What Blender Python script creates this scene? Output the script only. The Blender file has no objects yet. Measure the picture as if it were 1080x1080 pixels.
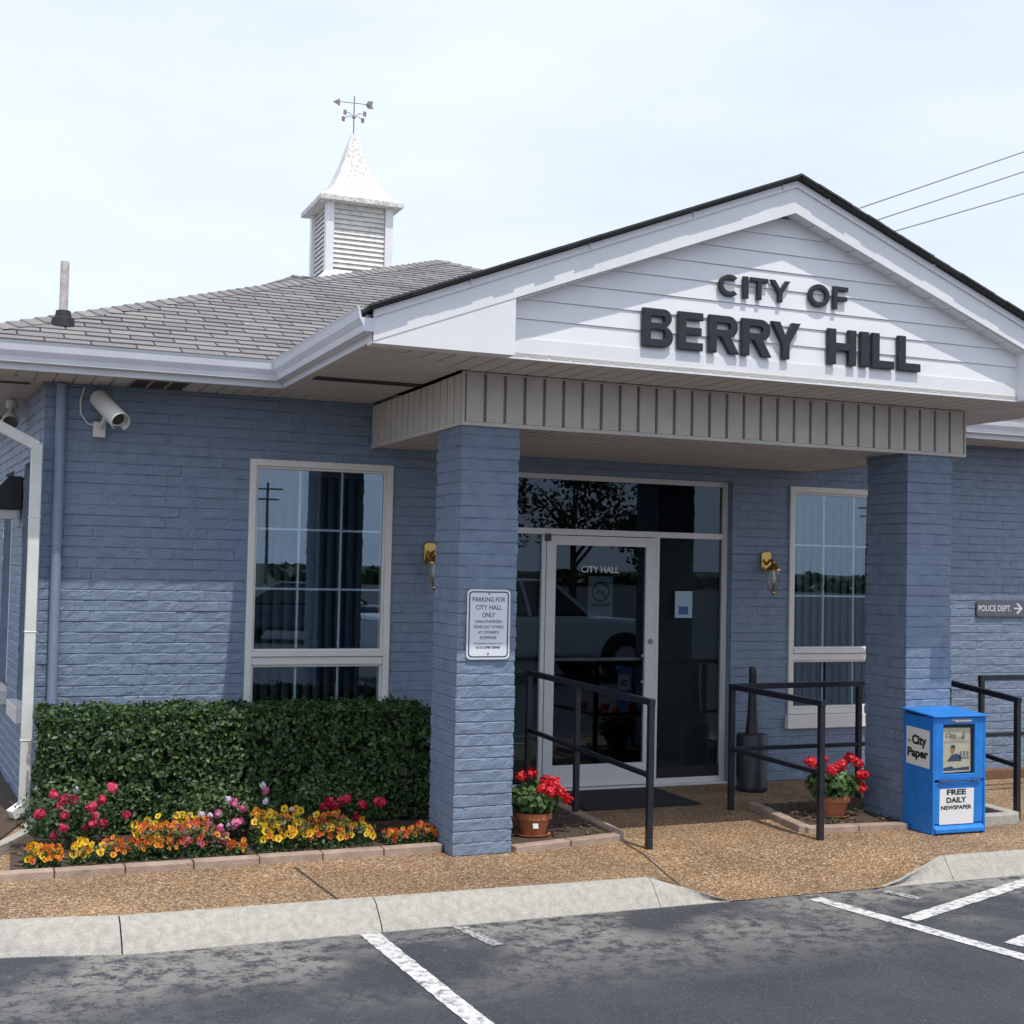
import bpy, math, random
import numpy as np
from mathutils import Vector, Matrix, noise
random.seed(7); rng = np.random.default_rng(7)
R = math.radians
scene = bpy.context.scene
col = scene.collection

# ------------------------------------------------------------------ materials
def mat(name, color, rough=.6, metal=0., var=.0, vscale=6., bump=0., bscale=80., spec=.5, trans=0., island=None, alt=None):
    m = bpy.data.materials.new(name); m.use_nodes = True
    nt = m.node_tree; N = nt.nodes; L = nt.links
    b = N['Principled BSDF']
    b.inputs['Roughness'].default_value = rough
    b.inputs['Metallic'].default_value = metal
    b.inputs['Specular IOR Level'].default_value = spec
    b.inputs['Base Color'].default_value = (*color, 1)
    tc = N.new('ShaderNodeTexCoord')
    last = None
    if island:
        g = N.new('ShaderNodeNewGeometry'); rp = N.new('ShaderNodeValToRGB')
        rp.color_ramp.elements[0].color = (*island[0], 1); rp.color_ramp.elements[1].color = (*island[-1], 1)
        for k, c in enumerate(island[1:-1]):
            e = rp.color_ramp.elements.new((k+1)/(len(island)-1)); e.color = (*c, 1)
        L.new(g.outputs['Random Per Island'], rp.inputs[0]); last = rp.outputs[0]
    if var:
        n = N.new('ShaderNodeTexNoise'); n.inputs['Scale'].default_value = vscale; n.inputs['Detail'].default_value = 6
        n.inputs['Roughness'].default_value = .65
        L.new(tc.outputs['Object'], n.inputs['Vector'])
        if alt:
            rp = N.new('ShaderNodeValToRGB'); rp.color_ramp.elements[0].position = .42; rp.color_ramp.elements[1].position = .62
            L.new(n.outputs[0], rp.inputs[0])
            mx = N.new('ShaderNodeMix'); mx.data_type = 'RGBA'
            mul = N.new('ShaderNodeMath'); mul.operation = 'MULTIPLY'; mul.inputs[1].default_value = var
            L.new(rp.outputs[0], mul.inputs[0]); L.new(mul.outputs[0], mx.inputs[0])
            if last: L.new(last, mx.inputs[6])
            else: mx.inputs[6].default_value = (*color, 1)
            mx.inputs[7].default_value = (*alt, 1); last = mx.outputs[2]
        else:
            mr = N.new('ShaderNodeMapRange'); mr.inputs[1].default_value = .3; mr.inputs[2].default_value = .7
            mr.inputs[3].default_value = 1-var; mr.inputs[4].default_value = 1+var
            L.new(n.outputs[0], mr.inputs[0])
            mx = N.new('ShaderNodeMix'); mx.data_type = 'RGBA'; mx.blend_type = 'MULTIPLY'; mx.inputs[0].default_value = 1
            if last: L.new(last, mx.inputs[6])
            else: mx.inputs[6].default_value = (*color, 1)
            L.new(mr.outputs[0], mx.inputs[7]); last = mx.outputs[2]
    if last: L.new(last, b.inputs['Base Color'])
    if bump:
        n2 = N.new('ShaderNodeTexNoise'); n2.inputs['Scale'].default_value = bscale; n2.inputs['Detail'].default_value = 5
        L.new(tc.outputs['Object'], n2.inputs['Vector'])
        bp = N.new('ShaderNodeBump'); bp.inputs['Strength'].default_value = bump; bp.inputs['Distance'].default_value = .01
        L.new(n2.outputs[0], bp.inputs['Height']); L.new(bp.outputs[0], b.inputs['Normal'])
    if trans:
        out = N['Material Output']; t = N.new('ShaderNodeBsdfTranslucent'); ms = N.new('ShaderNodeMixShader')
        if last: L.new(last, t.inputs[0])
        else: t.inputs[0].default_value = (*color, 1)
        ms.inputs[0].default_value = trans
        L.new(b.outputs[0], ms.inputs[1]); L.new(t.outputs[0], ms.inputs[2]); L.new(ms.outputs[0], out.inputs[0])
    return m

def glass_mat(name, tint, ior=1.9):
    m = bpy.data.materials.new(name); m.use_nodes = True
    nt = m.node_tree; N = nt.nodes; L = nt.links
    N.remove(N['Principled BSDF'])
    t = N.new('ShaderNodeBsdfTransparent'); t.inputs[0].default_value = (*tint, 1)
    g = N.new('ShaderNodeBsdfGlossy'); g.inputs['Roughness'].default_value = 0.0; g.inputs[0].default_value = (.66, .83, 1, 1)
    lw = N.new('ShaderNodeLayerWeight'); lw.inputs[0].default_value = .5
    pw = N.new('ShaderNodeMath'); pw.operation = 'POWER'; pw.inputs[1].default_value = 5; L.new(lw.outputs['Facing'], pw.inputs[0])
    f = N.new('ShaderNodeMapRange'); f.inputs[3].default_value = ior; f.inputs[4].default_value = 1; L.new(pw.outputs[0], f.inputs[0])
    tc = N.new('ShaderNodeTexCoord'); n = N.new('ShaderNodeTexNoise'); n.inputs['Scale'].default_value = 1.3; n.inputs['Detail'].default_value = 1
    bp = N.new('ShaderNodeBump'); bp.inputs['Strength'].default_value = .03; bp.inputs['Distance'].default_value = .02
    L.new(tc.outputs['Object'], n.inputs['Vector']); L.new(n.outputs[0], bp.inputs['Height']); L.new(bp.outputs[0], g.inputs['Normal'])
    ms = N.new('ShaderNodeMixShader')
    L.new(f.outputs[0], ms.inputs[0]); L.new(t.outputs[0], ms.inputs[1]); L.new(g.outputs[0], ms.inputs[2])
    L.new(ms.outputs[0], N['Material Output'].inputs[0])
    return m

M = {}
M['brick'] = mat('blue_painted_brick', (.185, .244, .336), .5, var=.13, vscale=9, bump=.8, bscale=110)
M['bluepaint'] = mat('blue_painted_metal', (.20, .255, .36), .45, var=.08)
M['white'] = mat('white_vinyl', (.80, .80, .80), .42, var=.04, vscale=3)
M['whitepaint'] = mat('flaking_white_paint', (.80, .80, .77), .6, var=.62, vscale=24, alt=(.30, .25, .21), bump=.3, bscale=30)
M['louvre'] = mat('louvre_paint', (.72, .71, .66), .6, var=.2, vscale=14)
M['beige'] = mat('beige_vinyl', (.585, .555, .505), .5, var=.08, vscale=5)
M['frame'] = mat('cream_window_frame', (.73, .71, .66), .45, var=.05)
M['alu'] = mat('white_aluminium', (.66, .66, .66), .38, var=.05)
M['muntin'] = mat('muntin_white', (.72, .76, .80), .5)
M['gutter'] = mat('gutter_white', (.70, .73, .77), .38, var=.06, vscale=3)
M['spout'] = mat('downspout_cream', (.68, .70, .66), .45, var=.08, vscale=5)
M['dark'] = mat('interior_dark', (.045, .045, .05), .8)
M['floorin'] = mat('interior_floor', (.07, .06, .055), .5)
M['ventdark'] = mat('vent_dark', (.05, .045, .04), .8)
M['black'] = mat('black_enamel', (.014, .017, .024), .38, var=.3, vscale=20)
M['letters'] = mat('black_letter', (.016, .018, .024), .5, var=.2, vscale=30)
M['rubber'] = mat('black_rubber', (.016, .017, .02), .85, bump=.4, bscale=300)
M['glass'] = glass_mat('window_glass', (.84, .90, .92), .115)
M['doorglass'] = glass_mat('door_glass', (.60, .63, .64), .045)
M['blind'] = mat('blind_vinyl', (.075, .085, .095), .6)
M['shade'] = mat('green_grey_shade', (.12, .15, .14), .7, var=.1, vscale=20)
M['brass'] = mat('polished_brass', (.55, .36, .12), .22, 1.0)
M['concrete'] = mat('kerb_concrete', (.43, .41, .36), .9, var=.20, vscale=22, bump=1, bscale=140)
M['edging'] = mat('brick_edging', (.36, .27, .21), .85, var=.25, vscale=9, bump=.5, bscale=90)
M['soil'] = mat('mulch_soil', (.075, .05, .035), .95, var=.5, vscale=40, bump=1, bscale=60)
M['terracotta'] = mat('terracotta', (.40, .135, .06), .75, var=.15, vscale=12)
M['hedge'] = mat('hedge_leaf', (.04, .08, .015), .48, island=[(.007, .025, .005), (.014, .046, .009), (.030, .078, .014), (.088, .15, .024)], trans=.12)
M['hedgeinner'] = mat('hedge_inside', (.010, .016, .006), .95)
M['leaf'] = mat('garden_leaf', (.05, .1, .03), .45, island=[(.025, .055, .016), (.05, .10, .028), (.09, .15, .045)], trans=.15)
M['geraniumleaf'] = mat('geranium_leaf', (.05, .11, .03), .5, island=[(.03, .07, .018), (.06, .125, .03), (.09, .16, .04)], trans=.15)
M['treeleaf'] = mat('tree_leaf', (.04, .08, .02), .5, island=[(.02, .045, .012), (.04, .075, .02), (.065, .11, .03)], trans=.15)
M['bark'] = mat('bark', (.12, .09, .06), .9, var=.3, vscale=10, bump=1, bscale=25)
def petal(n, a, b): return mat(n, a, .55, island=[a, b], trans=.25)
M['red'] = petal('scarlet_petal', (.62, .012, .022), (.80, .03, .05))
M['rose'] = petal('rose_pink_petal', (.62, .03, .12), (.78, .10, .20))
M['crimson'] = petal('crimson_petal', (.50, .01, .04), (.70, .03, .09))
M['pink'] = petal('pink_petal', (.72, .10, .30), (.80, .30, .50))
M['lilac'] = petal('pale_lilac_petal', (.70, .55, .72), (.80, .72, .80))
M['yellow'] = petal('yellow_petal', (.80, .50, .01), (.85, .62, .03))
M['orange'] = petal('orange_petal', (.75, .18, .012), (.85, .38, .02))
M['rust'] = petal('rust_petal', (.48, .045, .015), (.72, .17, .03))
M['mauve'] = petal('mauve_petal', (.42, .06, .12), (.55, .16, .22))
M['eye'] = mat('pansy_eye', (.16, .015, .02), .7)
M['bluebox'] = mat('blue_plastic', (.014, .19, .60), .46, var=.16, vscale=9, bump=.06, bscale=20)
M['paper'] = mat('white_paper', (.74, .74, .72), .6)
M['paperblue'] = mat('pale_blue_paper', (.30, .42, .50), .6)
M['papergrey'] = mat('printed_grey', (.25, .26, .30), .7)
M['ink'] = mat('ink_black', (.012, .012, .014), .6)
M['inkblue'] = mat('ink_blue', (.05, .09, .24), .6)
M['skinprint'] = mat('printed_skin', (.45, .30, .22), .7)
M['signwhite'] = mat('sign_white', (.74, .77, .80), .35)
M['signink'] = mat('sign_ink', (.035, .05, .10), .5)
M['signgrey'] = mat('sign_slate', (.10, .11, .14), .4)
M['signtext'] = mat('sign_text_pale', (.62, .65, .66), .5)
M['camwhite'] = mat('camera_white', (.70, .69, .66), .4)
M['wood'] = mat('brown_timber', (.16, .085, .045), .75, var=.25, vscale=14)
M['lead'] = mat('black_flashing', (.02, .02, .022), .7)
M['pvc'] = mat('weathered_pipe', (.62, .58, .54), .6, var=.6, vscale=18, alt=(.30, .22, .17))
M['iron'] = mat('vane_iron', (.26, .21, .21), .6)
M['wire'] = mat('wire_grey', (.32, .32, .34), .6)
M['carwhite'] = mat('white_car_paint', (.62, .64, .66), .2)
M['carsilver'] = mat('silver_car_paint', (.30, .32, .35), .25, .6)
M['cardark'] = mat('dark_car_paint', (.03, .04, .06), .2)
M['carglass'] = mat('car_glass', (.015, .02, .025), .08)
M['tyre'] = mat('tyre', (.02, .02, .02), .8)
M['rim'] = mat('alloy_rim', (.5, .5, .52), .3, .9)
M['lampglass'] = mat('headlamp', (.7, .7, .7), .15)
M['pole'] = mat('wooden_pole', (.11, .085, .065), .9)
M['lawn'] = mat('far_grass', (.05, .065, .035), .95, var=.3, vscale=.3)
M['faint'] = mat('worn_line', (.40, .40, .39), .9, var=1., vscale=34, alt=(.05, .05, .055))

def amber_glass():
    m = glass_mat('lantern_glass', (.95, .93, .86), .07); return m
M['lantern'] = amber_glass()

def line_mat():
    m = bpy.data.materials.new('worn_white_line'); m.use_nodes = True
    N = m.node_tree.nodes; L = m.node_tree.links; b = N['Principled BSDF']; b.inputs['Roughness'].default_value = .8
    tc = N.new('ShaderNodeTexCoord'); n = N.new('ShaderNodeTexNoise'); n.inputs['Scale'].default_value = 22; n.inputs['Detail'].default_value = 10
    n.inputs['Roughness'].default_value = .7
    rp = N.new('ShaderNodeValToRGB'); rp.color_ramp.elements[0].position = .36; rp.color_ramp.elements[0].color = (.13, .13, .135, 1)
    rp.color_ramp.elements[1].position = .52; rp.color_ramp.elements[1].color = (.60, .60, .58, 1)
    L.new(tc.outputs['Object'], n.inputs['Vector']); L.new(n.outputs[0], rp.inputs[0]); L.new(rp.outputs[0], b.inputs['Base Color'])
    return m
M['line'] = line_mat()

def asphalt_mat():
    m = bpy.data.materials.new('asphalt'); m.use_nodes = True
    N = m.node_tree.nodes; L = m.node_tree.links; b = N['Principled BSDF']; b.inputs['Roughness'].default_value = .82
    tc = N.new('ShaderNodeTexCoord')
    def ns(s, d, r=.6):
        n = N.new('ShaderNodeTexNoise'); n.inputs['Scale'].default_value = s; n.inputs['Detail'].default_value = d; n.inputs['Roughness'].default_value = r
        L.new(tc.outputs['Object'], n.inputs['Vector']); return n.outputs[0]
    def ramp(i, p0, p1, c0=(0, 0, 0, 1), c1=(1, 1, 1, 1)):
        r = N.new('ShaderNodeValToRGB'); r.color_ramp.elements[0].position = p0; r.color_ramp.elements[1].position = p1
        r.color_ramp.elements[0].color = c0; r.color_ramp.elements[1].color = c1; L.new(i, r.inputs[0]); return r.outputs[0]
    def math_(op, a, bb):
        x = N.new('ShaderNodeMath'); x.operation = op
        for k, v in enumerate((a, bb)):
            if isinstance(v, (int, float)): x.inputs[k].default_value = v
            else: L.new(v, x.inputs[k])
        return x.outputs[0]
    base = ramp(ns(2.2, 7), .3, .75, (.030, .033, .043, 1), (.050, .053, .064, 1))
    sp = N.new('ShaderNodeSeparateXYZ'); L.new(tc.outputs['Object'], sp.inputs[0])
    # dust and wear gathered along the kerb
    near = N.new('ShaderNodeMapRange'); near.inputs[1].default_value = 5.5; near.inputs[2].default_value = 6.5
    L.new(sp.outputs[1], near.inputs[0])
    blot = ramp(ns(.8, 3), .40, .54)
    fleck = ramp(ns(10, 10, .80), .43, .53)
    w = math_('MULTIPLY', math_('MULTIPLY', near.outputs[0], blot), fleck)
    chip = math_('MULTIPLY', ramp(ns(14, 3, .5), .66, .70), .5)
    w2 = math_('MAXIMUM', math_('MULTIPLY', w, .95), math_('MULTIPLY', chip, near.outputs[0]))
    mx = N.new('ShaderNodeMix'); mx.data_type = 'RGBA'; L.new(w2, mx.inputs[0]); L.new(base, mx.inputs[6]); mx.inputs[7].default_value = (.235, .225, .205, 1)
    # fine stone sparkle
    v = N.new('ShaderNodeTexVoronoi'); v.inputs['Scale'].default_value = 160; L.new(tc.outputs['Object'], v.inputs['Vector'])
    st = math_('MULTIPLY', ramp(v.outputs['Color'], .72, .95), .55)
    mx2 = N.new('ShaderNodeMix'); mx2.data_type = 'RGBA'; L.new(st, mx2.inputs[0]); L.new(mx.outputs[2], mx2.inputs[6]); mx2.inputs[7].default_value = (.17, .17, .18, 1)
    L.new(mx2.outputs[2], b.inputs['Base Color'])
    bp = N.new('ShaderNodeBump'); bp.inputs['Strength'].default_value = .5; bp.inputs['Distance'].default_value = .006
    L.new(v.outputs['Distance'], bp.inputs['Height']); L.new(bp.outputs[0], b.inputs['Normal'])
    return m
M['asphalt'] = asphalt_mat()

def aggregate_mat():
    m = bpy.data.materials.new('exposed_aggregate'); m.use_nodes = True
    N = m.node_tree.nodes; L = m.node_tree.links; b = N['Principled BSDF']; b.inputs['Roughness'].default_value = .75
    tc = N.new('ShaderNodeTexCoord')
    v = N.new('ShaderNodeTexVoronoi'); v.inputs['Scale'].default_value = 92; L.new(tc.outputs['Object'], v.inputs['Vector'])
    sp = N.new('ShaderNodeSeparateColor'); L.new(v.outputs['Color'], sp.inputs[0])
    r = N.new('ShaderNodeValToRGB'); e = r.color_ramp.elements
    e[0].position = 0; e[0].color = (.17, .095, .05, 1); e[1].position = 1; e[1].color = (.66, .56, .44, 1)
    for p, c in ((.3, (.30, .18, .088, 1)), (.6, (.39, .24, .12, 1)), (.85, (.47, .32, .18, 1))):
        q = e.new(p); q.color = c
    L.new(sp.outputs[0], r.inputs[0])
    # cement between the stones
    dr = N.new('ShaderNodeValToRGB'); dr.color_ramp.elements[0].position = .42; dr.color_ramp.elements[0].color = (1, 1, 1, 1)
    dr.color_ramp.elements[1].position = .75; dr.color_ramp.elements[1].color = (.45, .42, .38, 1); L.new(v.outputs['Distance'], dr.inputs[0])
    mx = N.new('ShaderNodeMix'); mx.data_type = 'RGBA'; mx.blend_type = 'MULTIPLY'; mx.inputs[0].default_value = 1
    L.new(r.outputs[0], mx.inputs[6]); L.new(dr.outputs[0], mx.inputs[7])
    n = N.new('ShaderNodeTexNoise'); n.inputs['Scale'].default_value = 1.6; n.inputs['Detail'].default_value = 5; L.new(tc.outputs['Object'], n.inputs['Vector'])
    mr = N.new('ShaderNodeMapRange'); mr.inputs[1].default_value = .3; mr.inputs[2].default_value = .7; mr.inputs[3].default_value = .70; mr.inputs[4].default_value = 1.12
    L.new(n.outputs[0], mr.inputs[0])
    mx2 = N.new('ShaderNodeMix'); mx2.data_type = 'RGBA'; mx2.blend_type = 'MULTIPLY'; mx2.inputs[0].default_value = 1
    L.new(mx.outputs[2], mx2.inputs[6]); L.new(mr.outputs[0], mx2.inputs[7])
    L.new(mx2.outputs[2], b.inputs['Base Color'])
    bp = N.new('ShaderNodeBump'); bp.invert = True; bp.inputs['Strength'].default_value = .8; bp.inputs['Distance'].default_value = .006
    L.new(v.outputs['Distance'], bp.inputs['Height']); L.new(bp.outputs[0], b.inputs['Normal'])
    return m
M['aggregate'] = aggregate_mat()

def shingle_mat():
    m = mat('asphalt_shingle', (.2, .2, .2), .9, island=[(.19, .18, .178), (.23, .22, .216), (.275, .262, .252), (.215, .205, .205)], var=.22, vscale=60, bump=.6, bscale=300)
    return m
M['shingle'] = shingle_mat()
M['shinglebase'] = mat('shingle_gap', (.05, .048, .047), .95)

# ------------------------------------------------------------------ mesh builder
class MB:
    def __init__(s): s.v = []; s.f = []
    def add(s, vs, fs):
        o = len(s.v); s.v += [tuple(p) for p in vs]; s.f += [tuple(i+o for i in f) for f in fs]; return s
    def box(s, x0, x1, y0, y1, z0, z1):
        return s.add([(x0, y0, z0), (x1, y0, z0), (x1, y1, z0), (x0, y1, z0), (x0, y0, z1), (x1, y0, z1), (x1, y1, z1), (x0, y1, z1)],
                     [(0, 3, 2, 1), (4, 5, 6, 7), (0, 1, 5, 4), (1, 2, 6, 5), (2, 3, 7, 6), (3, 0, 4, 7)])
    def bar(s, a, b, w, h, up=(0, 0, 1)):
        a = Vector(a); b = Vector(b); d = (b-a).normalized(); u = Vector(up)
        if abs(d.dot(u)) > .95: u = Vector((0, 1, 0))
        r = d.cross(u).normalized(); u = r.cross(d)
        vs = []
        for p in (a, b):
            for i, j in ((-1, -1), (1, -1), (1, 1), (-1, 1)): vs.append(p + r*(i*w/2) + u*(j*h/2))
        return s.add(vs, [(3, 2, 1, 0), (4, 5, 6, 7), (0, 1, 5, 4), (1, 2, 6, 5), (2, 3, 7, 6), (3, 0, 4, 7)])
    def tube(s, pts, r, n=8, cap=True):
        pts = [Vector(p) for p in pts]; rs = r if isinstance(r, (list, tuple)) else [r]*len(pts)
        vs = []; prev = None
        for i, p in enumerate(pts):
            d = (pts[min(i+1, len(pts)-1)] - pts[max(i-1, 0)]).normalized()
            if prev is None:
                u = Vector((0, 0, 1)) if abs(d.z) < .9 else Vector((0, 1, 0)); a = d.cross(u).normalized()
            else: a = (prev - d*prev.dot(d)).normalized()
            prev = a; c = d.cross(a)
            for k in range(n):
                t = 2*math.pi*k/n; vs.append(p + (a*math.cos(t)+c*math.sin(t))*rs[i])
        fs = []
        for i in range(len(pts)-1):
            for k in range(n):
                k2 = (k+1) % n; fs.append((i*n+k, i*n+k2, (i+1)*n+k2, (i+1)*n+k))
        if cap: fs += [tuple(reversed(range(n))), tuple((len(pts)-1)*n+k for k in range(n))]
        return s.add(vs, fs)
    def lathe(s, prof, c=(0, 0, 0), n=24, cap=True):
        vs = []; fs = []
        for r, z in prof:
            for k in range(n):
                t = 2*math.pi*k/n; vs.append((c[0]+r*math.cos(t), c[1]+r*math.sin(t), c[2]+z))
        for i in range(len(prof)-1):
            for k in range(n):
                k2 = (k+1) % n; fs.append((i*n+k, i*n+k2, (i+1)*n+k2, (i+1)*n+k))
        if cap: fs += [tuple(reversed(range(n))), tuple((len(prof)-1)*n+k for k in range(n))]
        return s.add(vs, fs)
    def prism(s, poly, O, U, V, Wd):
        """poly in (u,v) at O+uU+vV, extruded by the vector Wd"""
        O = Vector(O); U = Vector(U); V = Vector(V); Wd = Vector(Wd); n = len(poly)
        a = [O+U*u+V*v for u, v in poly]; vs = a+[p+Wd for p in a]
        ar = sum(poly[i][0]*poly[(i+1) % n][1]-poly[(i+1) % n][0]*poly[i][1] for i in range(n))
        flip = (ar * U.cross(V).dot(Wd)) > 0
        fs = [tuple(range(n))[::-1] if flip else tuple(range(n)), tuple(range(n, 2*n)) if flip else tuple(range(n, 2*n))[::-1]]
        for i in range(n):
            j = (i+1) % n; q = (i, j, n+j, n+i); fs.append(q if flip else q[::-1])
        return s.add(vs, fs)

def wloc(p):
    l = Vector((0, 0, 0))
    while p is not None: l = l + p.location; p = p.parent
    return l
def setmesh(me, mb): me.from_pydata([tuple(p) for p in mb.v], [], mb.f); me.update()
def obj(name, mb, m, parent=None, base=None, local=False, smooth=False, bev=0, label=None):
    me = bpy.data.meshes.new(name); setmesh(me, mb)
    for mm in (m if isinstance(m, list) else [m]): me.materials.append(mm)
    o = bpy.data.objects.new(name, me); col.objects.link(o)
    if parent is not None:
        o.parent = parent
        if not local: me.transform(Matrix.Translation(-wloc(parent)))
    elif base is not None:
        o.location = base; me.transform(Matrix.Translation(-Vector(base)))
    if smooth:
        me.polygons.foreach_set('use_smooth', [True]*len(me.polygons))
        if smooth != True: me.set_sharp_from_angle(angle=R(smooth))
    if bev:
        b = o.modifiers.new('bevel', 'BEVEL'); b.width = bev; b.segments = 2; b.limit_method = 'ANGLE'; b.angle_limit = R(40)
    if label: o['label'] = label
    return o
def tag(o, label, cat, group=None):
    o['label'] = label; o['category'] = cat
    if group: o['group'] = group
    return o
def thing(name, label, cat, loc=(0, 0, 0), rz=0, group=None):
    o = bpy.data.objects.new(name, None); col.objects.link(o); o.location = loc; o.rotation_euler = (0, 0, rz)
    o.empty_display_size = .1
    return tag(o, label, cat, group)
def struct(name, mb, m, kind='structure', **k):
    o = obj(name, mb, m, **k); o['kind'] = kind; return o
def B(x0, x1, y0, y1, z0, z1): return MB().box(x0, x1, y0, y1, z0, z1)

def clip(poly, a, b, c):
    """keep a*u+b*v<=c"""
    out = []
    for i in range(len(poly)):
        p, q = poly[i], poly[(i+1) % len(poly)]
        dp, dq = a*p[0]+b*p[1]-c, a*q[0]+b*q[1]-c
        if dp <= 0: out.append(p)
        if (dp < 0 < dq) or (dq < 0 < dp):
            t = dp/(dp-dq); out.append((p[0]+t*(q[0]-p[0]), p[1]+t*(q[1]-p[1])))
    return out
def clip_convex(poly, cv):
    n = len(cv); ar = sum(cv[i][0]*cv[(i+1) % n][1]-cv[(i+1) % n][0]*cv[i][1] for i in range(n))
    if ar < 0: cv = cv[::-1]
    for i in range(n):
        (x0, y0), (x1, y1) = cv[i], cv[(i+1) % n]
        a, b = (y1-y0), -(x1-x0); poly = clip(poly, a, b, a*x0+b*y0)
        if len(poly) < 3: return []
    return poly
def planks(poly, O, U, V, N_, pitch, gap, thick, u0=0.):
    """strips running along V, side by side along U, clipped to a convex polygon, standing out along N_"""
    mb = MB(); us = [p[0] for p in poly]; vs = [p[1] for p in poly]
    O = Vector(O); N_ = Vector(N_)
    k = math.floor((min(us)-u0)/pitch)
    while u0+k*pitch < max(us):
        a = u0+k*pitch+gap/2; b = a+pitch-gap
        q = clip_convex([(a, min(vs)-1), (b, min(vs)-1), (b, max(vs)+1), (a, max(vs)+1)], poly)
        if len(q) >= 3: mb.prism(q, O, U, V, N_*thick)
        k += 1
    mb.prism(poly, O-N_*.012, U, V, N_*.010)
    return mb

def text_mesh(s, bold=0., extrude=.0, align='CENTER', spacing=1.):
    c = bpy.data.curves.new('t', 'FONT'); c.body = s; c.size = 1; c.offset = bold; c.extrude = extrude; c.align_x = align
    c.resolution_u = 3; c.space_character = spacing
    o = bpy.data.objects.new('t', c); col.objects.link(o)
    dg = bpy.context.evaluated_depsgraph_get(); me = bpy.data.meshes.new_from_object(o.evaluated_get(dg))
    col.objects.unlink(o); bpy.data.objects.remove(o); bpy.data.curves.remove(c)
    vs = [v.co.copy() for v in me.vertices]; fs = [tuple(p.vertices) for p in me.polygons]
    bpy.data.meshes.remove(me); return vs, fs
def text_mb(s, u0, u1, v0, v1, O, U, V, bold=0., depth=.002, spacing=1., mb=None):
    """text stretched to the box u0..u1, v0..v1 on the plane O,U,V; its face stands depth in front"""
    vs, fs = text_mesh(s, bold, .5, spacing=spacing)
    xs = [p.x for p in vs]; ys = [p.y for p in vs]
    O = Vector(O); U = Vector(U); V = Vector(V); N_ = U.cross(V)
    mb = mb or MB()
    mb.add([O+U*(u0+(p.x-min(xs))/(max(xs)-min(xs))*(u1-u0))+V*(v0+(p.y-min(ys))/(max(ys)-min(ys))*(v1-v0))+N_*(depth*(p.z+.5)) for p in vs], fs)
    return mb

# ---- brickwork: a grid with every course, joint and rough brick face as real relief
CH = .0762; HB = .1016
def brick_out(u, z, seed):
    c = math.floor(z/CH+1e-6); fz = z/CH-c
    if fz < .02 or fz > .98: return -.0065
    k = u/HB; kr = round(k)
    jd = 0
    if abs(k-kr) < .02 and (kr+c) % 2 == 0: jd = -.0028
    bi = math.floor((k+(c % 2))/2)
    rn = noise.cell((bi+.5, c+.5, seed))
    n = noise.noise((u*15+seed*7, z*22, c*3.1))*.0046 + noise.noise((u*42, z*70+u*25, seed+c*1.7))*.0036
    return .001 + (rn-.5)*.003 + n + jd
def grid_us(u0, u1, extra=()):
    us = set()
    k = math.floor(u0/HB)
    while k*HB < u1+HB:
        for d in (0, .007, .038, .066, HB-.007): us.add(round(k*HB+d, 4))
        k += 1
    us = [u for u in us if u0+.004 < u < u1-.004 and all(abs(u-e) > .004 for e in extra)]
    return sorted(us+[u0, u1]+[e for e in extra if u0 < e < u1])
def grid_zs(z0, z1, extra=()):
    zs = []
    c = math.floor(z0/CH)
    while c*CH < z1:
        for d in (.0005, .008, .034, .060, .0695): zs.append(round(c*CH+d, 4))
        c += 1
    zs = [z for z in zs if z0+.003 < z < z1-.003 and all(abs(z-e) > .003 for e in extra)]
    return sorted(zs+[z0, z1]+[e for e in extra if z0 < e < z1])
def brick_sheet(O, U, N_, u0, u1, z0, z1, holes, seed):
    us = grid_us(u0, u1, [h[i] for h in holes for i in (0, 1)]); zs = grid_zs(z0, z1, [h[i] for h in holes for i in (2, 3)])
    O = Vector(O); U = Vector(U); N_ = Vector(N_); mb = MB(); nu = len(us)
    for z in zs:
        for u in us:
            d = brick_out(u, z, seed) if u0 < u < u1 else 0
            mb.v.append(tuple(O+U*u+N_*d+Vector((0, 0, z))))
    ccw = U.cross(Vector((0, 0, 1))).dot(N_) > 0
    for j in range(len(zs)-1):
        for i in range(nu-1):
            cu = (us[i]+us[i+1])/2; cz = (zs[j]+zs[j+1])/2
            if any(h[0] < cu < h[1] and h[2] < cz < h[3] for h in holes): continue
            q = (j*nu+i, j*nu+i+1, (j+1)*nu+i+1, (j+1)*nu+i)
            mb.f.append(q if ccw else q[::-1])
    return mb
def brick_ring(x0, x1, y0, y1, z0, z1, seed):
    per = []
    for (ax, ay, dx, dy, L_, nx, ny) in ((x0, y0, 1, 0, x1-x0, 0, -1), (x1, y0, 0, 1, y1-y0, 1, 0), (x1, y1, -1, 0, x1-x0, 0, 1), (x0, y1, 0, -1, y1-y0, -1, 0)):
        for u in grid_us(0, L_)[:-1]:
            per.append((ax+dx*u, ay+dy*u, nx, ny, u, u == 0))
    run = 0; mb = MB(); n = len(per); zs = grid_zs(z0, z1)
    for z in zs:
        for i, (x, y, nx, ny, u, corner) in enumerate(per):
            side = (nx, ny)
            s = seed+nx*3+ny*5
            d = brick_out(u+.05, z, s)
            if corner:
                px, py = per[i-1][2], per[i-1][3]
                mb.v.append((x+(nx+px)*d, y+(ny+py)*d, z))
            else: mb.v.append((x+nx*d, y+ny*d, z))
    for j in range(len(zs)-1):
        for i in range(n):
            k = (i+1) % n; mb.f.append((j*n+i, j*n+k, (j+1)*n+k, (j+1)*n+i))
    mb.f += [tuple((len(zs)-1)*n+i for i in range(n))]
    return mb

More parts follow.
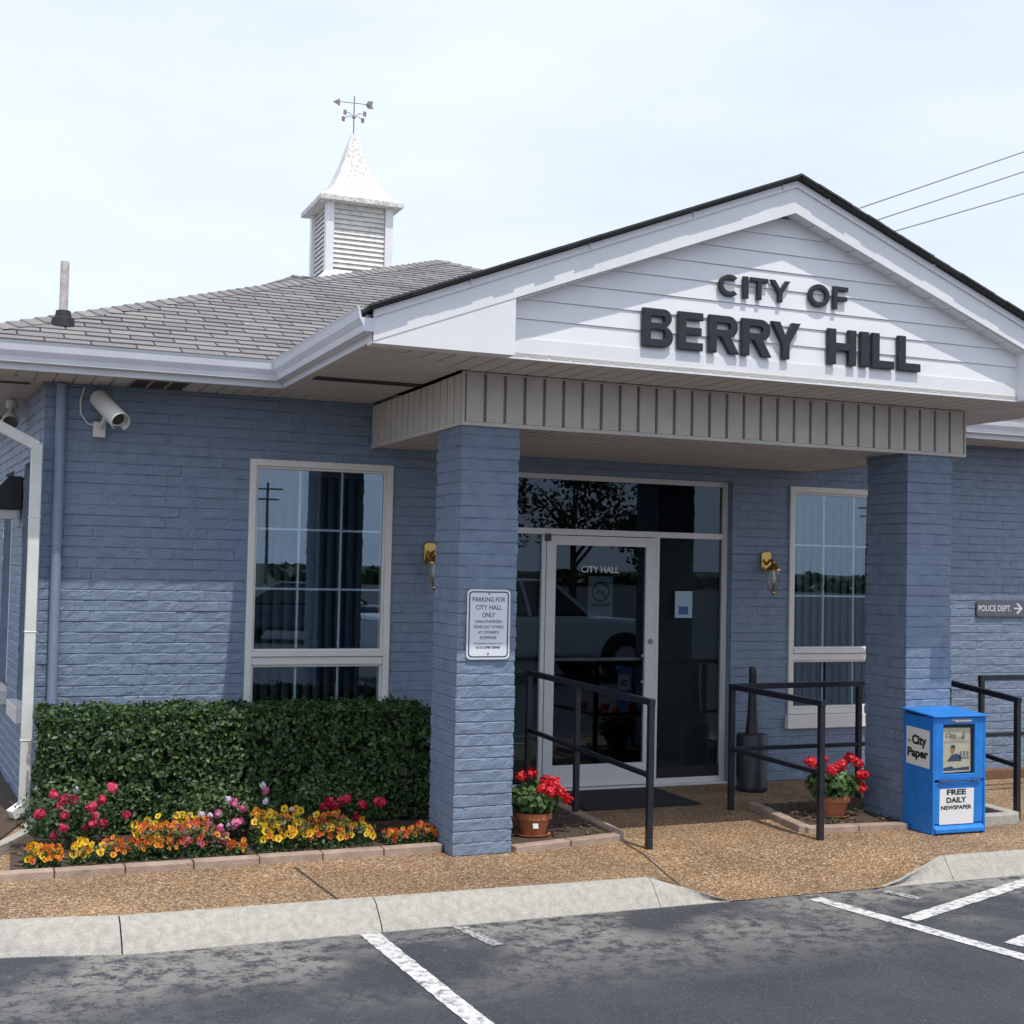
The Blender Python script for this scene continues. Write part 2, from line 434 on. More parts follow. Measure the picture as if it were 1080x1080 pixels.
# ---- leaves
def leaf_mesh(name, P, Nn, size, asp=.55, fold=.25, m=None, parent=None, base=None, local=False, kind=None):
    """P (n,3) centres, Nn (n,3) facing; folded rhomb leaves with random roll"""
    n = len(P); Nn = Nn/np.linalg.norm(Nn, axis=1, keepdims=True)
    t = rng.normal(size=(n, 3)); t -= (t*Nn).sum(1, keepdims=True)*Nn; t /= np.linalg.norm(t, axis=1, keepdims=True)
    b = np.cross(Nn, t); s = np.asarray(size).reshape(-1, 1)*np.ones((n, 1))
    A = P-t*s*.5; C_ = P+t*s*.5; mid = P+t*s*.03
    D1 = mid+b*s*asp*.5+Nn*s*fold*.3; D2 = mid-b*s*asp*.5+Nn*s*fold*.3
    V = np.stack([A, D2, C_, D1], 1).reshape(-1, 3)
    me = bpy.data.meshes.new(name); me.vertices.add(4*n); me.vertices.foreach_set('co', V.astype(np.float32).ravel())
    idx = np.arange(n)[:, None]*4+np.array([0, 1, 2, 0, 2, 3])[None, :]
    me.loops.add(6*n); me.loops.foreach_set('vertex_index', idx.astype(np.int32).ravel())
    me.polygons.add(2*n); me.polygons.foreach_set('loop_start', np.arange(0, 6*n, 3, dtype=np.int32)); me.polygons.foreach_set('loop_total', np.full(2*n, 3, dtype=np.int32))
    me.update(calc_edges=True); me.validate()
    me.materials.append(m); o = bpy.data.objects.new(name, me); col.objects.link(o)
    if parent is not None:
        o.parent = parent
        if not local: me.transform(Matrix.Translation(-wloc(parent)))
    elif base is not None:
        o.location = base; me.transform(Matrix.Translation(-Vector(base)))
    return o
def ellipsoid_leaves(c, r, n, jit=.5, shell=.55):
    d = rng.normal(size=(n, 3)); d /= np.linalg.norm(d, axis=1, keepdims=True)
    rad = shell+(1-shell)*rng.random((n, 1))**.7
    P = np.array(c)+d*rad*np.array(r); Nn = d+rng.normal(size=(n, 3))*jit+np.array([0, -.1, .35])
    return P, Nn

# ================================================================== camera
F_, YAW, PIT, ROLL, H_ = 1387.813, .3902, .0416, .0212, 1.8299
import os
fw = Vector((math.sin(YAW)*math.cos(PIT), math.cos(YAW)*math.cos(PIT), math.sin(PIT)))
r_ = Vector((math.cos(YAW), -math.sin(YAW), 0)); u_ = r_.cross(fw)
r2 = r_*math.cos(ROLL)+u_*math.sin(ROLL); u2 = -r_*math.sin(ROLL)+u_*math.cos(ROLL)
cd = bpy.data.cameras.new('camera'); cam = bpy.data.objects.new('camera', cd); col.objects.link(cam)
cd.sensor_width = 36; cd.lens = F_/1080*36; cd.clip_end = 3000; cd.clip_start = .05
mw = Matrix((( r2.x, u2.x, -fw.x, 0), (r2.y, u2.y, -fw.y, 0), (r2.z, u2.z, -fw.z, H_), (0, 0, 0, 1)))
cam.matrix_world = mw; scene.camera = cam

# ================================================================== light and sky
SUN = Vector((-.17, 1.0, -2.48)).normalized()
sd = bpy.data.lights.new('sun', 'SUN'); sd.energy = 2.35; sd.angle = R(.53); sd.color = (1, .955, .88)
so = bpy.data.objects.new('sun', sd); col.objects.link(so); so.rotation_euler = SUN.to_track_quat('-Z', 'Y').to_euler(); so.location = (10, -10, 20)
w = bpy.data.worlds.new('World'); scene.world = w; w.use_nodes = True
N = w.node_tree.nodes; L = w.node_tree.links
sky = N.new('ShaderNodeTexSky'); sky.sky_type = 'NISHITA'; sky.sun_disc = False
sky.sun_elevation = math.asin(-SUN.z); sky.sun_rotation = math.atan2(-SUN.x, -SUN.y)
sky.air_density = 1.2; sky.dust_density = 2.5; sky.ozone_density = 1.0; sky.altitude = 100
tc = N.new('ShaderNodeTexCoord'); mp = N.new('ShaderNodeMapping'); mp.inputs['Scale'].default_value = (1.0, 1.3, 3.2)
n1 = N.new('ShaderNodeTexNoise'); n1.inputs['Scale'].default_value = 1.7; n1.inputs['Detail'].default_value = 8; n1.inputs['Roughness'].default_value = .55
L.new(tc.outputs['Generated'], mp.inputs[0]); L.new(mp.outputs[0], n1.inputs['Vector'])
mr = N.new('ShaderNodeMapRange'); mr.inputs[1].default_value = .35; mr.inputs[2].default_value = .65; mr.inputs[3].default_value = .72; mr.inputs[4].default_value = 1.0
L.new(n1.outputs[0], mr.inputs[0])
mx = N.new('ShaderNodeMix'); mx.data_type = 'RGBA'; L.new(mr.outputs[0], mx.inputs[0]); L.new(sky.outputs[0], mx.inputs[6]); mx.inputs[7].default_value = (5.5, 6.0, 7.2, 1)
bg = N['Background']; L.new(mx.outputs[2], bg.inputs[0]); bg.inputs[1].default_value = .122
vs_ = scene.view_settings; vs_.view_transform = 'Standard'; vs_.look = 'None'; vs_.exposure = 0.48; vs_.gamma = 1
scene.render.engine = 'CYCLES'; scene.cycles.max_bounces = 8; scene.cycles.transparent_max_bounces = 12

# ================================================================== key dimensions
YW = 9.869; YR = 9.979; YC = 7.846; YCB = 8.32; YG = 7.028; YS = YG+.12
AX = 4.81; GL = 2.035; GR = 2*AX-GL; ZS = 3.07; SL = .393; ZAP = 4.335
RD = -.13

# ================================================================== the ground
struct('ground', B(-900, 900, -900, 900, -.6, RD-.02), M['lawn'])
struct('parking_lot', MB().add([(-60, -90, RD), (120, -90, RD), (120, 40, RD), (-60, 40, RD)], [(0, 1, 2, 3)]), M['asphalt'])

def smooth(a, b, x):
    t = max(0, min(1, (x-a)/(b-a))); return t*t*(3-2*t)
def walk_z(x, y):
    """walkway is level at 0 and dips through the kerb ramp to the parking lot"""
    inr = smooth(3.78, 4.25, x)*(1-smooth(5.35, 5.95, x))
    return -(-RD-.004)*inr*smooth(7.65, 6.80, y) if y < 7.65 else 0.
KB = 7.05
def kerb_back(x): return KB-.02*x+.10*smooth(.9, .1, x)+.0
xs = [-14+i*.5 for i in range(28)]+[i*.07 for i in range(0, 115)]+[8.05+.5*i for i in range(32)]
ys = [6.8+.06*i for i in range(16)]+[7.8, 8.6, 9.4, 9.9]
mb = MB(); nx = len(xs)
def wy(x, y, j):
    f = smooth(3.78, 4.25, x)*(1-smooth(5.35, 5.95, x))
    k = kerb_back(min(x, 8)); y0 = k*(1-f)+6.8*f
    return y0 if j == 0 else max(y, y0+.002*j)
for j, y in enumerate(ys):
    for x in xs:
        yy = wy(x, y, j); mb.v.append((x, yy, walk_z(x, yy)))
for j in range(len(ys)-1):
    for i in range(nx-1): mb.f.append((j*nx+i, j*nx+i+1, (j+1)*nx+i+1, (j+1)*nx+i))
struct('walkway', mb, M['aggregate'], smooth=True)
# tooled joints in the walkway
def groove(name, a, b, wd=.014):
    a = Vector((*a, 0)); b = Vector((*b, 0)); d = (b-a).normalized(); s = Vector((-d.y, d.x, 0))*wd/2; n = 12
    m_ = MB()
    for i in range(n+1):
        p = a.lerp(b, i/n)
        for sg in (-1, 1):
            q = p+s*sg; m_.v.append((q.x, q.y, walk_z(q.x, q.y)+.004))
    for i in range(n): m_.f.append((2*i, 2*i+2, 2*i+3, 2*i+1))
    return struct(name, m_, M['ventdark'])
groove('walkway_joint', (1.87, 7.86), (1.92, 7.03)); groove('walkway_joint', (4.12, 7.93), (4.0, 6.95), .012)

# kerb: sloped concrete nose in cast lengths
def kerb_piece(x0, x1, n, h0=1., h1=1., jog=0.):
    m_ = MB(); P = 7
    for i in range(n+1):
        t = i/n; x = x0+(x1-x0)*t; h = h0+(h1-h0)*t; k = kerb_back(min(x, 8))
        yb = 6.8+(k-6.8)*max(h, .25); zt = RD+.006+(-RD+.004)*h
        yf = 6.80+.16*smooth(.9, .1, x)+jog
        prof = [(yb, -.5), (yb, zt), (yb-.03, zt), (yf+(yb-yf)*.62, RD+(zt-RD)*.86), (yf+.03, RD+(zt-RD)*.30), (yf, RD+.004), (yf, -.5)]
        for (y, z) in prof: m_.v.append((x, y, z))
    for i in range(n):
        for k in range(P):
            k2 = (k+1) % P; m_.f.append((i*P+k, i*P+k2, (i+1)*P+k2, (i+1)*P+k))
    m_.f += [tuple(range(P)), tuple(reversed(range(n*P, n*P+P)))]
    return m_
KG = 'concrete kerb lengths along the parking lot'
def kerb(m_, x, label): return tag(obj('kerb', m_, M['concrete'], base=(x, 6.9, RD), smooth=35), label, 'kerb', KG)
kerb(kerb_piece(-9, .765, 30), -4, 'darker concrete kerb length at the left corner of the parking lot')
kerb(kerb_piece(.773, 2.10, 12), 1.4, 'pale concrete kerb length in front of the pansy bed')
kerb(kerb_piece(2.107, 3.78, 12), 3, 'pale concrete kerb length between the cracked joint and the kerb ramp')
m_ = kerb_piece(3.784, 4.25, 10, 1, .0); kerb(m_, 4.0, 'tapered kerb end sloping down at the left of the ramp')
m_ = kerb_piece(5.38, 5.92, 10, 0., 1); kerb(m_, 5.7, 'tapered kerb end sloping down at the right of the ramp')
kerb(kerb_piece(5.925, 9.5, 14), 7.5, 'pale concrete kerb length in front of the blue newspaper box')

# painted lines
def stripe(name, a, b, w0, m, label, z=RD+.004):
    a = Vector(a); b = Vector(b); d = (b-a).normalized(); s = Vector((-d.y, d.x))*w0/2; n = int((b-a).length/.03); m_ = MB()
    for i in range(n+1):
        p = a.lerp(b, i/n)
        for sg in (-1, 1):
            q = p+s*sg*(1+noise.noise((p.x*14, p.y*14, sg*3))*.10+noise.noise((p.x*60, p.y*60, sg*3))*.07); m_.v.append((q.x, q.y, z))
    for i in range(n): m_.f.append((2*i, 2*i+2, 2*i+3, 2*i+1))
    return struct(name, m_, m)
stripe('painted_line', (2.03, 6.80), (2.28, 1.0), .105, M['line'], '')
stripe('painted_line', (2.53, 6.79), (2.60, 6.38), .075, M['faint'], '')
stripe('painted_line', (4.78, 6.70), (5.62, 3.2), .105, M['line'], '')
stripe('painted_line', (5.02, 6.13), (6.75, 6.79), .105, M['line'], '', RD+.004)
stripe('painted_line', (5.22, 5.54), (8.2, 6.70), .105, M['line'], '', RD+.004)
stripe('painted_line', (5.30, 6.76), (5.40, 6.50), .075, M['faint'], '', RD+.004)
stripe('painted_line', (-1.2, 6.80), (-.95, 1.0), .105, M['line'], '')

# planting beds
struct('bed_soil', MB().add([(.28, 8.06, .035), (2.86, 8.06, .035), (2.86, 9.86, .05), (.5, 9.86, .05), (.30, 8.7, .04)], [(0, 1, 2, 3, 4)]), M['soil'])
struct('bed_soil', MB().add([(3.27, 7.92, .03), (4.13, 8.08, .03), (4.2, 9.84, .03), (2.86, 9.84, .03), (2.86, 8.3, .03), (3.27, 8.3, .03)], [(0, 1, 2, 3, 4, 5)]), M['soil'])
struct('bed_soil', MB().add([(5.58, 7.90, .03), (7.28, 7.80, .03), (7.34, 8.74, .03), (5.68, 8.78, .03)], [(0, 1, 2, 3)]), M['soil'])
struct('side_soil', MB().add([(-8, 8.9, .012), (.18, 8.9, .012), (.45, 9.86, .012), (-.28, 20, .012), (-8, 20, .012)], [(0, 1, 2, 3, 4)]), M['soil'])
def edge_run(pts, wd, h, blen, label, m=None, base=None):
    """row of edging blocks along a polyline"""
    m_ = MB()
    for a, b in zip(pts[:-1], pts[1:]):
        a = Vector((*a, 0)); b = Vector((*b, 0)); Ld = (b-a).length; n = max(1, round(Ld/blen)); d = (b-a)/n
        for i in range(n):
            p = a+d*i+d.normalized()*.003; q = a+d*(i+1)-d.normalized()*.003; zz = h+random.uniform(-.005, .005)
            off = random.uniform(-.006, .006); sd_ = Vector((-d.y, d.x, 0)).normalized()*off
            m_.bar(p+Vector((0, 0, zz/2-.03))+sd_, q+Vector((0, 0, zz/2-.03+random.uniform(-.002, .002)))+sd_, wd, zz+.06)
    c = base or (*pts[0], 0)
    return tag(obj('bed_edging', m_, m or M['edging'], base=c, bev=.008), label, 'edging', 'low block edging round the planting beds')
edge_run([(.12, 8.02), (2.86, 8.03)], .085, .050, .40, 'pinkish block edging in front of the pansies and hedge')
edge_run([(3.29, 7.86), (4.14, 8.03), (4.26, 9.86)], .085, .048, .36, 'block edging round the bed with the geranium beside the doormat')
edge_run([(5.68, 8.80), (5.52, 7.86), (6.33, 7.78)], .085, .048, .36, 'block edging round the bed with the geranium behind the blue newspaper box')
edge_run([(6.75, 7.72), (7.30, 7.74), (7.36, 8.75)], .10, .07, .55, 'grey edging at the right of the blue newspaper box', M['concrete'])
m_ = MB(); pp = [(.13, 8.05), (.10, 8.3), (.14, 8.55), (.27, 8.8), (.40, 9.1), (.47, 9.5), (.50, 9.8)]
for a, b in zip(pp[:-1], pp[1:]): m_.bar((*a, .0), (*b, .0), .07, .13)
tag(obj('bed_edging', m_, M['concrete'], base=(.13, 8.05, 0)), 'curved grey concrete edging at the foot of the white downspout', 'edging')
tag(obj('timber_edging', B(7.6, 14, 9.42, 9.50, 0, .085), M['wood'], base=(8, 9.46, 0), bev=.006), 'brown timber edging along the wall at the far right', 'edging')

# ================================================================== the building
bld = thing('city_hall_building', 'single storey city hall of blue painted brick with white gabled entrance porch and cupola', 'building', (4.8, YW, 0))
XL = .458; XR = 9.95
WIN_L = (1.925, 3.045, .58, 2.60); WIN_R = (6.725, 7.845, .58, 2.60); DOOR = (3.755, 6.14, 0, 2.61)
wl = obj('front_wall', brick_sheet((0, YW, 0), (1, 0, 0), (0, -1, 0), XL, XR, -.1, 3.1, [WIN_L, WIN_R, (DOOR[0], DOOR[1], -.1, DOOR[3])], 1), M['brick'], bld)
SW1 = (10.42, 10.98, .72, 2.55); SW2 = (11.78, 12.5, .72, 2.55)
SPL = R(4)
def splay(m_):
    c, s_ = math.cos(SPL), math.sin(SPL)
    m_.v = [(XL+(x-XL)*c-(y-YW)*s_, YW+(x-XL)*s_+(y-YW)*c, z) for x, y, z in m_.v]; return m_
obj('side_wall', splay(brick_sheet((XL, 0, 0), (0, 1, 0), (-1, 0, 0), YW, 20.0, -.1, 3.1, [SW1, SW2], 2)), M['brick'], bld)
obj('side_wall', B(XR-.25, XR, YW+.02, 24, -.1, 3.1), M['brick'], bld)
# reveals, jambs and inner rooms
m_ = MB()
for (a, b, z0, z1) in (WIN_L, WIN_R, DOOR):
    m_.box(a-.012, a, YW-.0, YW+.19, z0, z1); m_.box(b, b+.012, YW-.0, YW+.19, z0, z1); m_.box(a-.012, b+.012, YW+.0, YW+.19, z1+.0005, z1+.02)
obj('wall_reveal', m_, M['brick'], bld)
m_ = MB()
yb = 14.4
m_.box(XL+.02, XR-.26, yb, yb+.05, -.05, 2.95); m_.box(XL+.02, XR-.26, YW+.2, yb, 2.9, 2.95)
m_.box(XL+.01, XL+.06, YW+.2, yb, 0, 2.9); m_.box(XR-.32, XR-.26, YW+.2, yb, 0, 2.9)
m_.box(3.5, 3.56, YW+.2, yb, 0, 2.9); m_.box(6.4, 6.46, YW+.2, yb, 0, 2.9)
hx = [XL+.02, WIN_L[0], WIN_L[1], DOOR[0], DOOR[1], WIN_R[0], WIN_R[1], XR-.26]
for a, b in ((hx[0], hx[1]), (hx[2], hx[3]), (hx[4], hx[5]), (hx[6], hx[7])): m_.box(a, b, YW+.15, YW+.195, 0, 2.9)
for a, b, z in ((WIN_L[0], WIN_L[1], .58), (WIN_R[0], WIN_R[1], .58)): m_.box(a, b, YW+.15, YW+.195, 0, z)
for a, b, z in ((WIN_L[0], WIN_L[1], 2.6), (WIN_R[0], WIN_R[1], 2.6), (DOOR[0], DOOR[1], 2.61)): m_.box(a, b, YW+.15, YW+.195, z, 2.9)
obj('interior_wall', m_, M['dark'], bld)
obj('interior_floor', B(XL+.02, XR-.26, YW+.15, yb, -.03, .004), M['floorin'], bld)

def window(a, b, z0, z1, sill=True):
    """double hung style window: tall upper light of nine, low lower light of three"""
    zm0, zm1 = 1.075, 1.155; f = .05; y0 = YW-.018; y1 = YW+.09
    m_ = MB()
    m_.box(a, a+f, y0, y1, z0, z1); m_.box(b-f, b, y0, y1, z0, z1)
    m_.box(a+f, b-f, y0, y1, z1-f, z1); m_.box(a+f, b-f, y0, y1, z0, z0+f)
    m_.box(a+f, b-f, y0-.012, y1, zm0+.042, zm1); m_.box(a+f, b-f, y0+.004, y1, zm0-.02, zm0+.038)
    # inner sash steps
    for (za, zb) in ((zm1, z1-f), (z0+f, zm0-.02)):
        g = .018
        m_.box(a+f, a+f+g, y0+.022, y1, za, zb); m_.box(b-f-g, b-f, y0+.022, y1, za, zb)
        m_.box(a+f+g, b-f-g, y0+.022, y1, zb-g, zb); m_.box(a+f+g, b-f-g, y0+.022, y1, za, za+g)
    o = obj('window', m_, M['frame'], bld, bev=.004)
    ya = y0+.045
    obj('pane', MB().box(a+f+.018, b-f-.018, ya, ya+.004, zm1+.018, z1-f-.018), M['glass'], o)
    obj('pane', MB().box(a+f+.018, b-f-.018, ya, ya+.004, z0+f+.018, zm0-.038), M['glass'], o)
    g = MB(); w3 = (b-a-2*f-.036)/3; xa = a+f+.018; za, zb = zm1+.018, z1-f-.018; h3 = (zb-za)/3
    for k in (1, 2):
        g.box(xa+k*w3-.008, xa+k*w3+.008, ya+.010, ya+.018, za, zb); g.box(xa+k*w3-.008, xa+k*w3+.008, ya+.010, ya+.018, z0+f+.018, zm0-.038)
        g.box(xa, xa+3*w3, ya+.0185, ya+.026, za+k*h3-.008, za+k*h3+.008)
    obj('muntin_grid', g, M['muntin'], o)
    if sill: obj('sill', B(a-.02, b+.02, YW-.045, YW+.05, z0-.125, z0-.003), M['frame'], o, bev=.006)
    return o
window(*WIN_L); window(*WIN_R)
for (ya, yb2, z0, z1) in (SW1, SW2):
    m_ = MB(); x0, x1 = XL-.0, XL+.14
    m_.box(XL+.001, x1, ya-.012, ya, z0, z1); m_.box(XL+.001, x1, yb2, yb2+.012, z0, z1); m_.box(XL+.001, x1, ya-.012, yb2+.012, z1, z1+.012); obj('wall_reveal', splay(m_), M['brick'], bld); m_ = MB()
    x0 = XL+.06
    m_.box(x0, x1, ya, ya+.05, z0, z1); m_.box(x0, x1, yb2-.05, yb2, z0, z1); m_.box(x0, x1, ya+.05, yb2-.05, z1-.05, z1); m_.box(x0, x1, ya+.05, yb2-.05, z0, z0+.05)
    m_.box(x0, x1, ya+.05, yb2-.05, 1.08, 1.15)
    o = obj('window', splay(m_), M['frame'], bld, bev=.004)
    obj('pane', splay(B(x0+.04, x0+.044, ya+.05, yb2-.05, z0+.05, 1.08)), M['glass'], o); obj('pane', splay(B(x0+.04, x0+.044, ya+.05, yb2-.05, 1.15, z1-.05)), M['glass'], o)
    obj('sill', splay(B(XL-.07, XL+.03, ya-.06, yb2+.06, z0-.12, z0-.003)), M['frame'], o, bev=.006)
    obj('room_back', splay(B(XL+.17, XL+.20, ya-.1, yb2+.1, z0-.1, z1+.1)), M['dark'], o)

# storefront entrance
A0, A1 = DOOR[0], DOOR[1]; D0, D1 = 4.405, 5.435; ZH = 2.105
f0, f1 = YR-.03, YR+.03
m_ = MB()
m_.box(A0, A0+.045, f0, f1, 0, 2.61); m_.box(A1-.045, A1, f0, f1, 0, 2.61)
m_.box(A0+.045, A1-.045, f0, f1, 2.565, 2.61); m_.box(A0+.045, A1-.045, f0, f1, ZH, ZH+.05)
for x in (D0-.035, D1+.0): m_.box(x, x+.035, f0, f1, 0, ZH)
m_.box(A0+.045, D0-.035, f0, f1, 0, .055); m_.box(D1+.035, A1-.045, f0, f1, 0, .055)
st = obj('storefront_frame', m_, M['alu'], bld, bev=.003)
obj('transom_pane', B(A0+.045, A1-.045, YR-.004, YR, ZH+.05, 2.565), M['doorglass'], st)
obj('sidelight_pane', B(A0+.045, D0-.035, YR-.004, YR, .055, ZH), M['doorglass'], st)
obj('sidelight_pane', B(D1+.035, A1-.045, YR-.004, YR, .055, ZH), M['doorglass'], st)
obj('rubber_base', B(D1+.035, A1-.045, YR-.012, YR-.005, .055, .15), M['rubber'], st)
obj('threshold', B(A0, A1, YR-.10, YR+.04, -.02, .012), M['alu'], st, bev=.003)
m_ = MB(); d0, d1 = D0+.004, D1-.004; g0, g1 = YR-.038, YR+.006
m_.box(d0, d0+.085, g0, g1, .018, ZH-.006); m_.box(d1-.095, d1, g0, g1, .018, ZH-.006)
m_.box(d0+.085, d1-.095, g0, g1, ZH-.085, ZH-.006); m_.box(d0+.085, d1-.095, g0, g1, .018, .20)
dr = obj('door', m_, M['alu'], bld, bev=.003)
obj('door_pane', B(d0+.085, d1-.095, YR-.018, YR-.013, .20, ZH-.085), M['doorglass'], dr)
m_ = MB(); hx_ = d1-.115
m_.box(hx_-.018, hx_+.018, g0-.075, g0-.055, .86, 1.12); m_.box(hx_-.014, hx_+.03, g0-.056, g0+.0, .87, .89); m_.box(hx_-.014, hx_+.03, g0-.056, g0, 1.09, 1.11)
obj('door_handle', m_, M['alu'], dr, bev=.003)
obj('door_lock', MB().tube([(d1-.045, g0, 1.22), (d1-.045, g0-.014, 1.22)], .022, 14), M['iron'], dr, smooth=40)
obj('push_bar', B(d0+.085, d1-.095, YR+.03, YR+.05, 1.055, 1.08), M['alu'], dr)
obj('door_hinge', B(d0-.02, d0+.03, g0-.02, g0-.001, ZH-.055, ZH+.005), M['black'], dr, bev=.003)
m_ = text_mb('CITY HALL', 4.735, 5.085, 1.795, 1.85, (0, YR-.0182, 0), (1, 0, 0), (0, 0, 1), bold=.012, depth=.0012)
obj('door_lettering', m_, M['signtext'], dr)
for a, b, z in ((4.735, 5.085, 1.795),): pass

# porch columns
obj('column', brick_ring(2.872, 3.272, YC, YCB, -.05, 2.735, 5), M['brick'], bld)
obj('column', brick_ring(6.375, 6.785, YC, YCB, -.05, 2.735, 8), M['brick'], bld)
# beam clad in vertical panels
BX0, BX1, BZ0, BZ1 = 2.862, 6.892, 2.728, 3.068
BY = YC-.012
PW = (BX1-BX0-.03)/29
m_ = planks([(BX0+.015, BZ0+.022), (BX1-.015, BZ0+.022), (BX1-.015, BZ1-.012), (BX0+.015, BZ1-.012)], (0, BY+.022, 0), (1, 0, 0), (0, 0, 1), (0, -1, 0), PW, .024, .035, BX0+.015)
m_.box(BX0, BX1, BY-.016, BY+.012, BZ0-.004, BZ0+.020); m_.box(BX0, BX1, BY-.013, BY+.012, BZ1-.0115, BZ1)
m_.box(BX0, BX0+.014, BY-.014, BY+.012, BZ0+.0205, BZ1-.012); m_.box(BX1-.014, BX1, BY-.014, BY+.012, BZ0+.0205, BZ1-.012)
m_.box(BX0+.02, BX1-.02, BY+.06, YCB-.02, BZ0+.02, BZ1)
obj('porch_beam', m_, M['beige'], bld)
for X0, sg in ((BX0, -1), (BX1, 1)):
    pol = [(BY+.014, BZ0+.022), (YW-.012, BZ0+.022), (YW-.012, BZ1-.012), (BY+.014, BZ1-.012)]
    m_ = planks(pol, (X0-sg*.022, 0, 0), (0, 1, 0), (0, 0, 1), (sg, 0, 0), PW, .016, .021, BY+.014)
    m_.box(min(X0, X0+sg*.006), max(X0, X0+sg*.006), BY+.014, YW-.012, BZ0-.004, BZ0+.020)
    m_.box(min(X0-sg*.04, X0-sg*.20), max(X0-sg*.04, X0-sg*.20), YCB-.019, YW-.012, BZ0+.02, BZ1)
    obj('porch_beam', m_, M['beige'], bld)
# porch ceiling and eave soffits
m_ = planks([(BX0+.01, BY+.02), (BX1-.01, BY+.02), (BX1-.01, YW-.012), (BX0+.01, YW-.012)], (0, 0, BZ0+.012), (1, 0, 0), (0, 1, 0), (0, 0, -1), .10, .016, .008, BX0)
obj('porch_ceiling', m_, M['beige'], bld)
XG0 = GL+.012
m_ = planks([(XG0, YG+.10), (GR-.012, YG+.10), (BX1, BY-.018), (BX0, BY-.018)], (0, 0, ZS+.012), (1, 0, 0), (0, 1, 0), (0, 0, -1), PW, .016, .010, BX0+.015)
obj('gable_soffit', m_, M['beige'], bld)
for sg, x0, x1 in ((1, XG0, BX0-.008), (-1, GR-.012, BX1+.008)):
    m_ = planks([(YG+.11, x0), (BY-.01, x1), (YW-.012, x1), (9.36, x0)], (0, 0, ZS+.0125), (0, 1, 0), (1, 0, 0), (0, 0, -1), .127, .008, .006, YG+.1)
    obj('side_soffit', m_, M['beige'], bld)
    v_ = MB(); a, b = sorted((x0+sg*.06, x1-sg*.0))
    for k in range(2): v_.box(a, b, 8.60+k*.085, 8.655+k*.085, ZS-.0005, ZS+.0045)
    obj('soffit_vent', v_, M['ventdark'], bld)
m_ = planks([(-.12, 9.345), (XG0, 9.36), (BX0-.008, YW-.012), (XL-.02, YW-.012)], (0, 0, ZS+.012), (1, 0, 0), (0, 1, 0), (0, 0, -1), .127, .016, .009, 0)
obj('eave_soffit', m_, M['beige'], bld)
v_ = MB()
for k in range(3): v_.box(1.016+.012+k*.127, 1.016+.115+k*.127, 9.40, YW-.05, ZS-.0005, ZS+.0035)
obj('soffit_vent', v_, M['ventdark'], bld)
m_ = planks([(GR-.012, 9.36), (10.25, 9.36), (10.25, YW-.012), (BX1+.008, YW-.012)], (0, 0, ZS+.0122), (1, 0, 0), (0, 1, 0), (0, 0, -1), .127, .016, .009, 0)
obj('eave_soffit', m_, M['beige'], bld)
m_ = planks([(9.36, -.12), (24, -.12), (24, XL-.012), (YW-.0, XL-.012)], (0, 0, ZS+.0123), (0, 1, 0), (1, 0, 0), (0, 0, -1), .127, .016, .009, 0)
obj('eave_soffit', m_, M['beige'], bld)
for yv in (9.98, 12.6, 15.2): obj('soffit_vent', B(-.10, .36, yv, yv+.10, ZS-.0005, ZS+.0035), M['ventdark'], bld)

# gable: lap siding, rakes, returns
def zr(x): return ZAP-SL*abs(x-AX)          # top line of the rake
RH = .205
m_ = MB(); zb = ZS+.004; k = 0
m_.box(2.60, 2*AX-2.60, YS-.016, YS+.02, zb, zb+.108)
z = zb+.108; ex = .117
while z < ZAP-RH-.02:
    z1 = z+ex
    hw0 = (ZAP-RH+.03-z)/SL; hw1 = max(.02, (ZAP-RH+.03-z1)/SL)
    hw0 = min(hw0, AX-2.60); hw1 = min(hw1, AX-2.60)
    y_b = YS-.011; y_t = YS-.002
    m_.add([(AX-hw0, y_b, z+.001), (AX+hw0, y_b, z+.001), (AX+hw1, y_t, z1), (AX-hw1, y_t, z1), (AX-hw0, YS+.02, z+.001), (AX+hw0, YS+.02, z+.001), (AX+hw1, YS+.02, z1), (AX-hw1, YS+.02, z1)],
           [(0, 1, 2, 3), (4, 7, 6, 5), (0, 4, 5, 1), (1, 5, 6, 2), (2, 6, 7, 3), (3, 7, 4, 0)])
    z = z1; k += 1
obj('gable_siding', m_, M['white'], bld)
for sg in (-1, 1):
    xe = AX+sg*(AX-GL)
    m_ = MB()
    poly = [(AX, ZAP-.04), (xe, zr(xe)-.04), (xe, zr(xe)-RH+.03), (AX, ZAP-RH)]
    m_.prism(poly, (0, YG, 0), (1, 0, 0), (0, 0, 1), (0, .022, 0))
    poly = [(AX, ZAP), (xe-sg*.0, zr(xe)), (xe, zr(xe)-.042), (AX, ZAP-.042)]
    m_.prism(poly, (0, YG-.014, 0), (1, 0, 0), (0, 0, 1), (0, .035, 0))
    obj('rake_fascia', m_, M['white'], bld)
    # underside of the rake
    O = Vector((AX, YG+.022, ZAP-RH+.001)); U = Vector((sg, 0, -SL)).normalized(); Ld = (AX-2.60)/U.x*sg
    nn = Vector((0, 1, 0)).cross(U)*sg
    if nn.z > 0: nn = -nn
    m_ = planks([(0, 0), (Ld, 0), (Ld, .13), (0, .13)], O-nn*.012, U, (0, 1, 0), nn, .17, .008, .006)
    obj('rake_soffit', m_, M['white'], bld)
    # boxed eave return
    xi = AX+sg*(AX-2.89); m_ = MB()
    t0 = zr(xe)-.10; t1 = zr(xi)-.10
    m_.prism([(xe, ZS-.012), (xi, ZS-.012), (xi, t1), (xe, t0)], (0, YG+.004, 0), (1, 0, 0), (0, 0, 1), (0, .118, 0))
    obj('eave_return', m_, M['white'], bld)
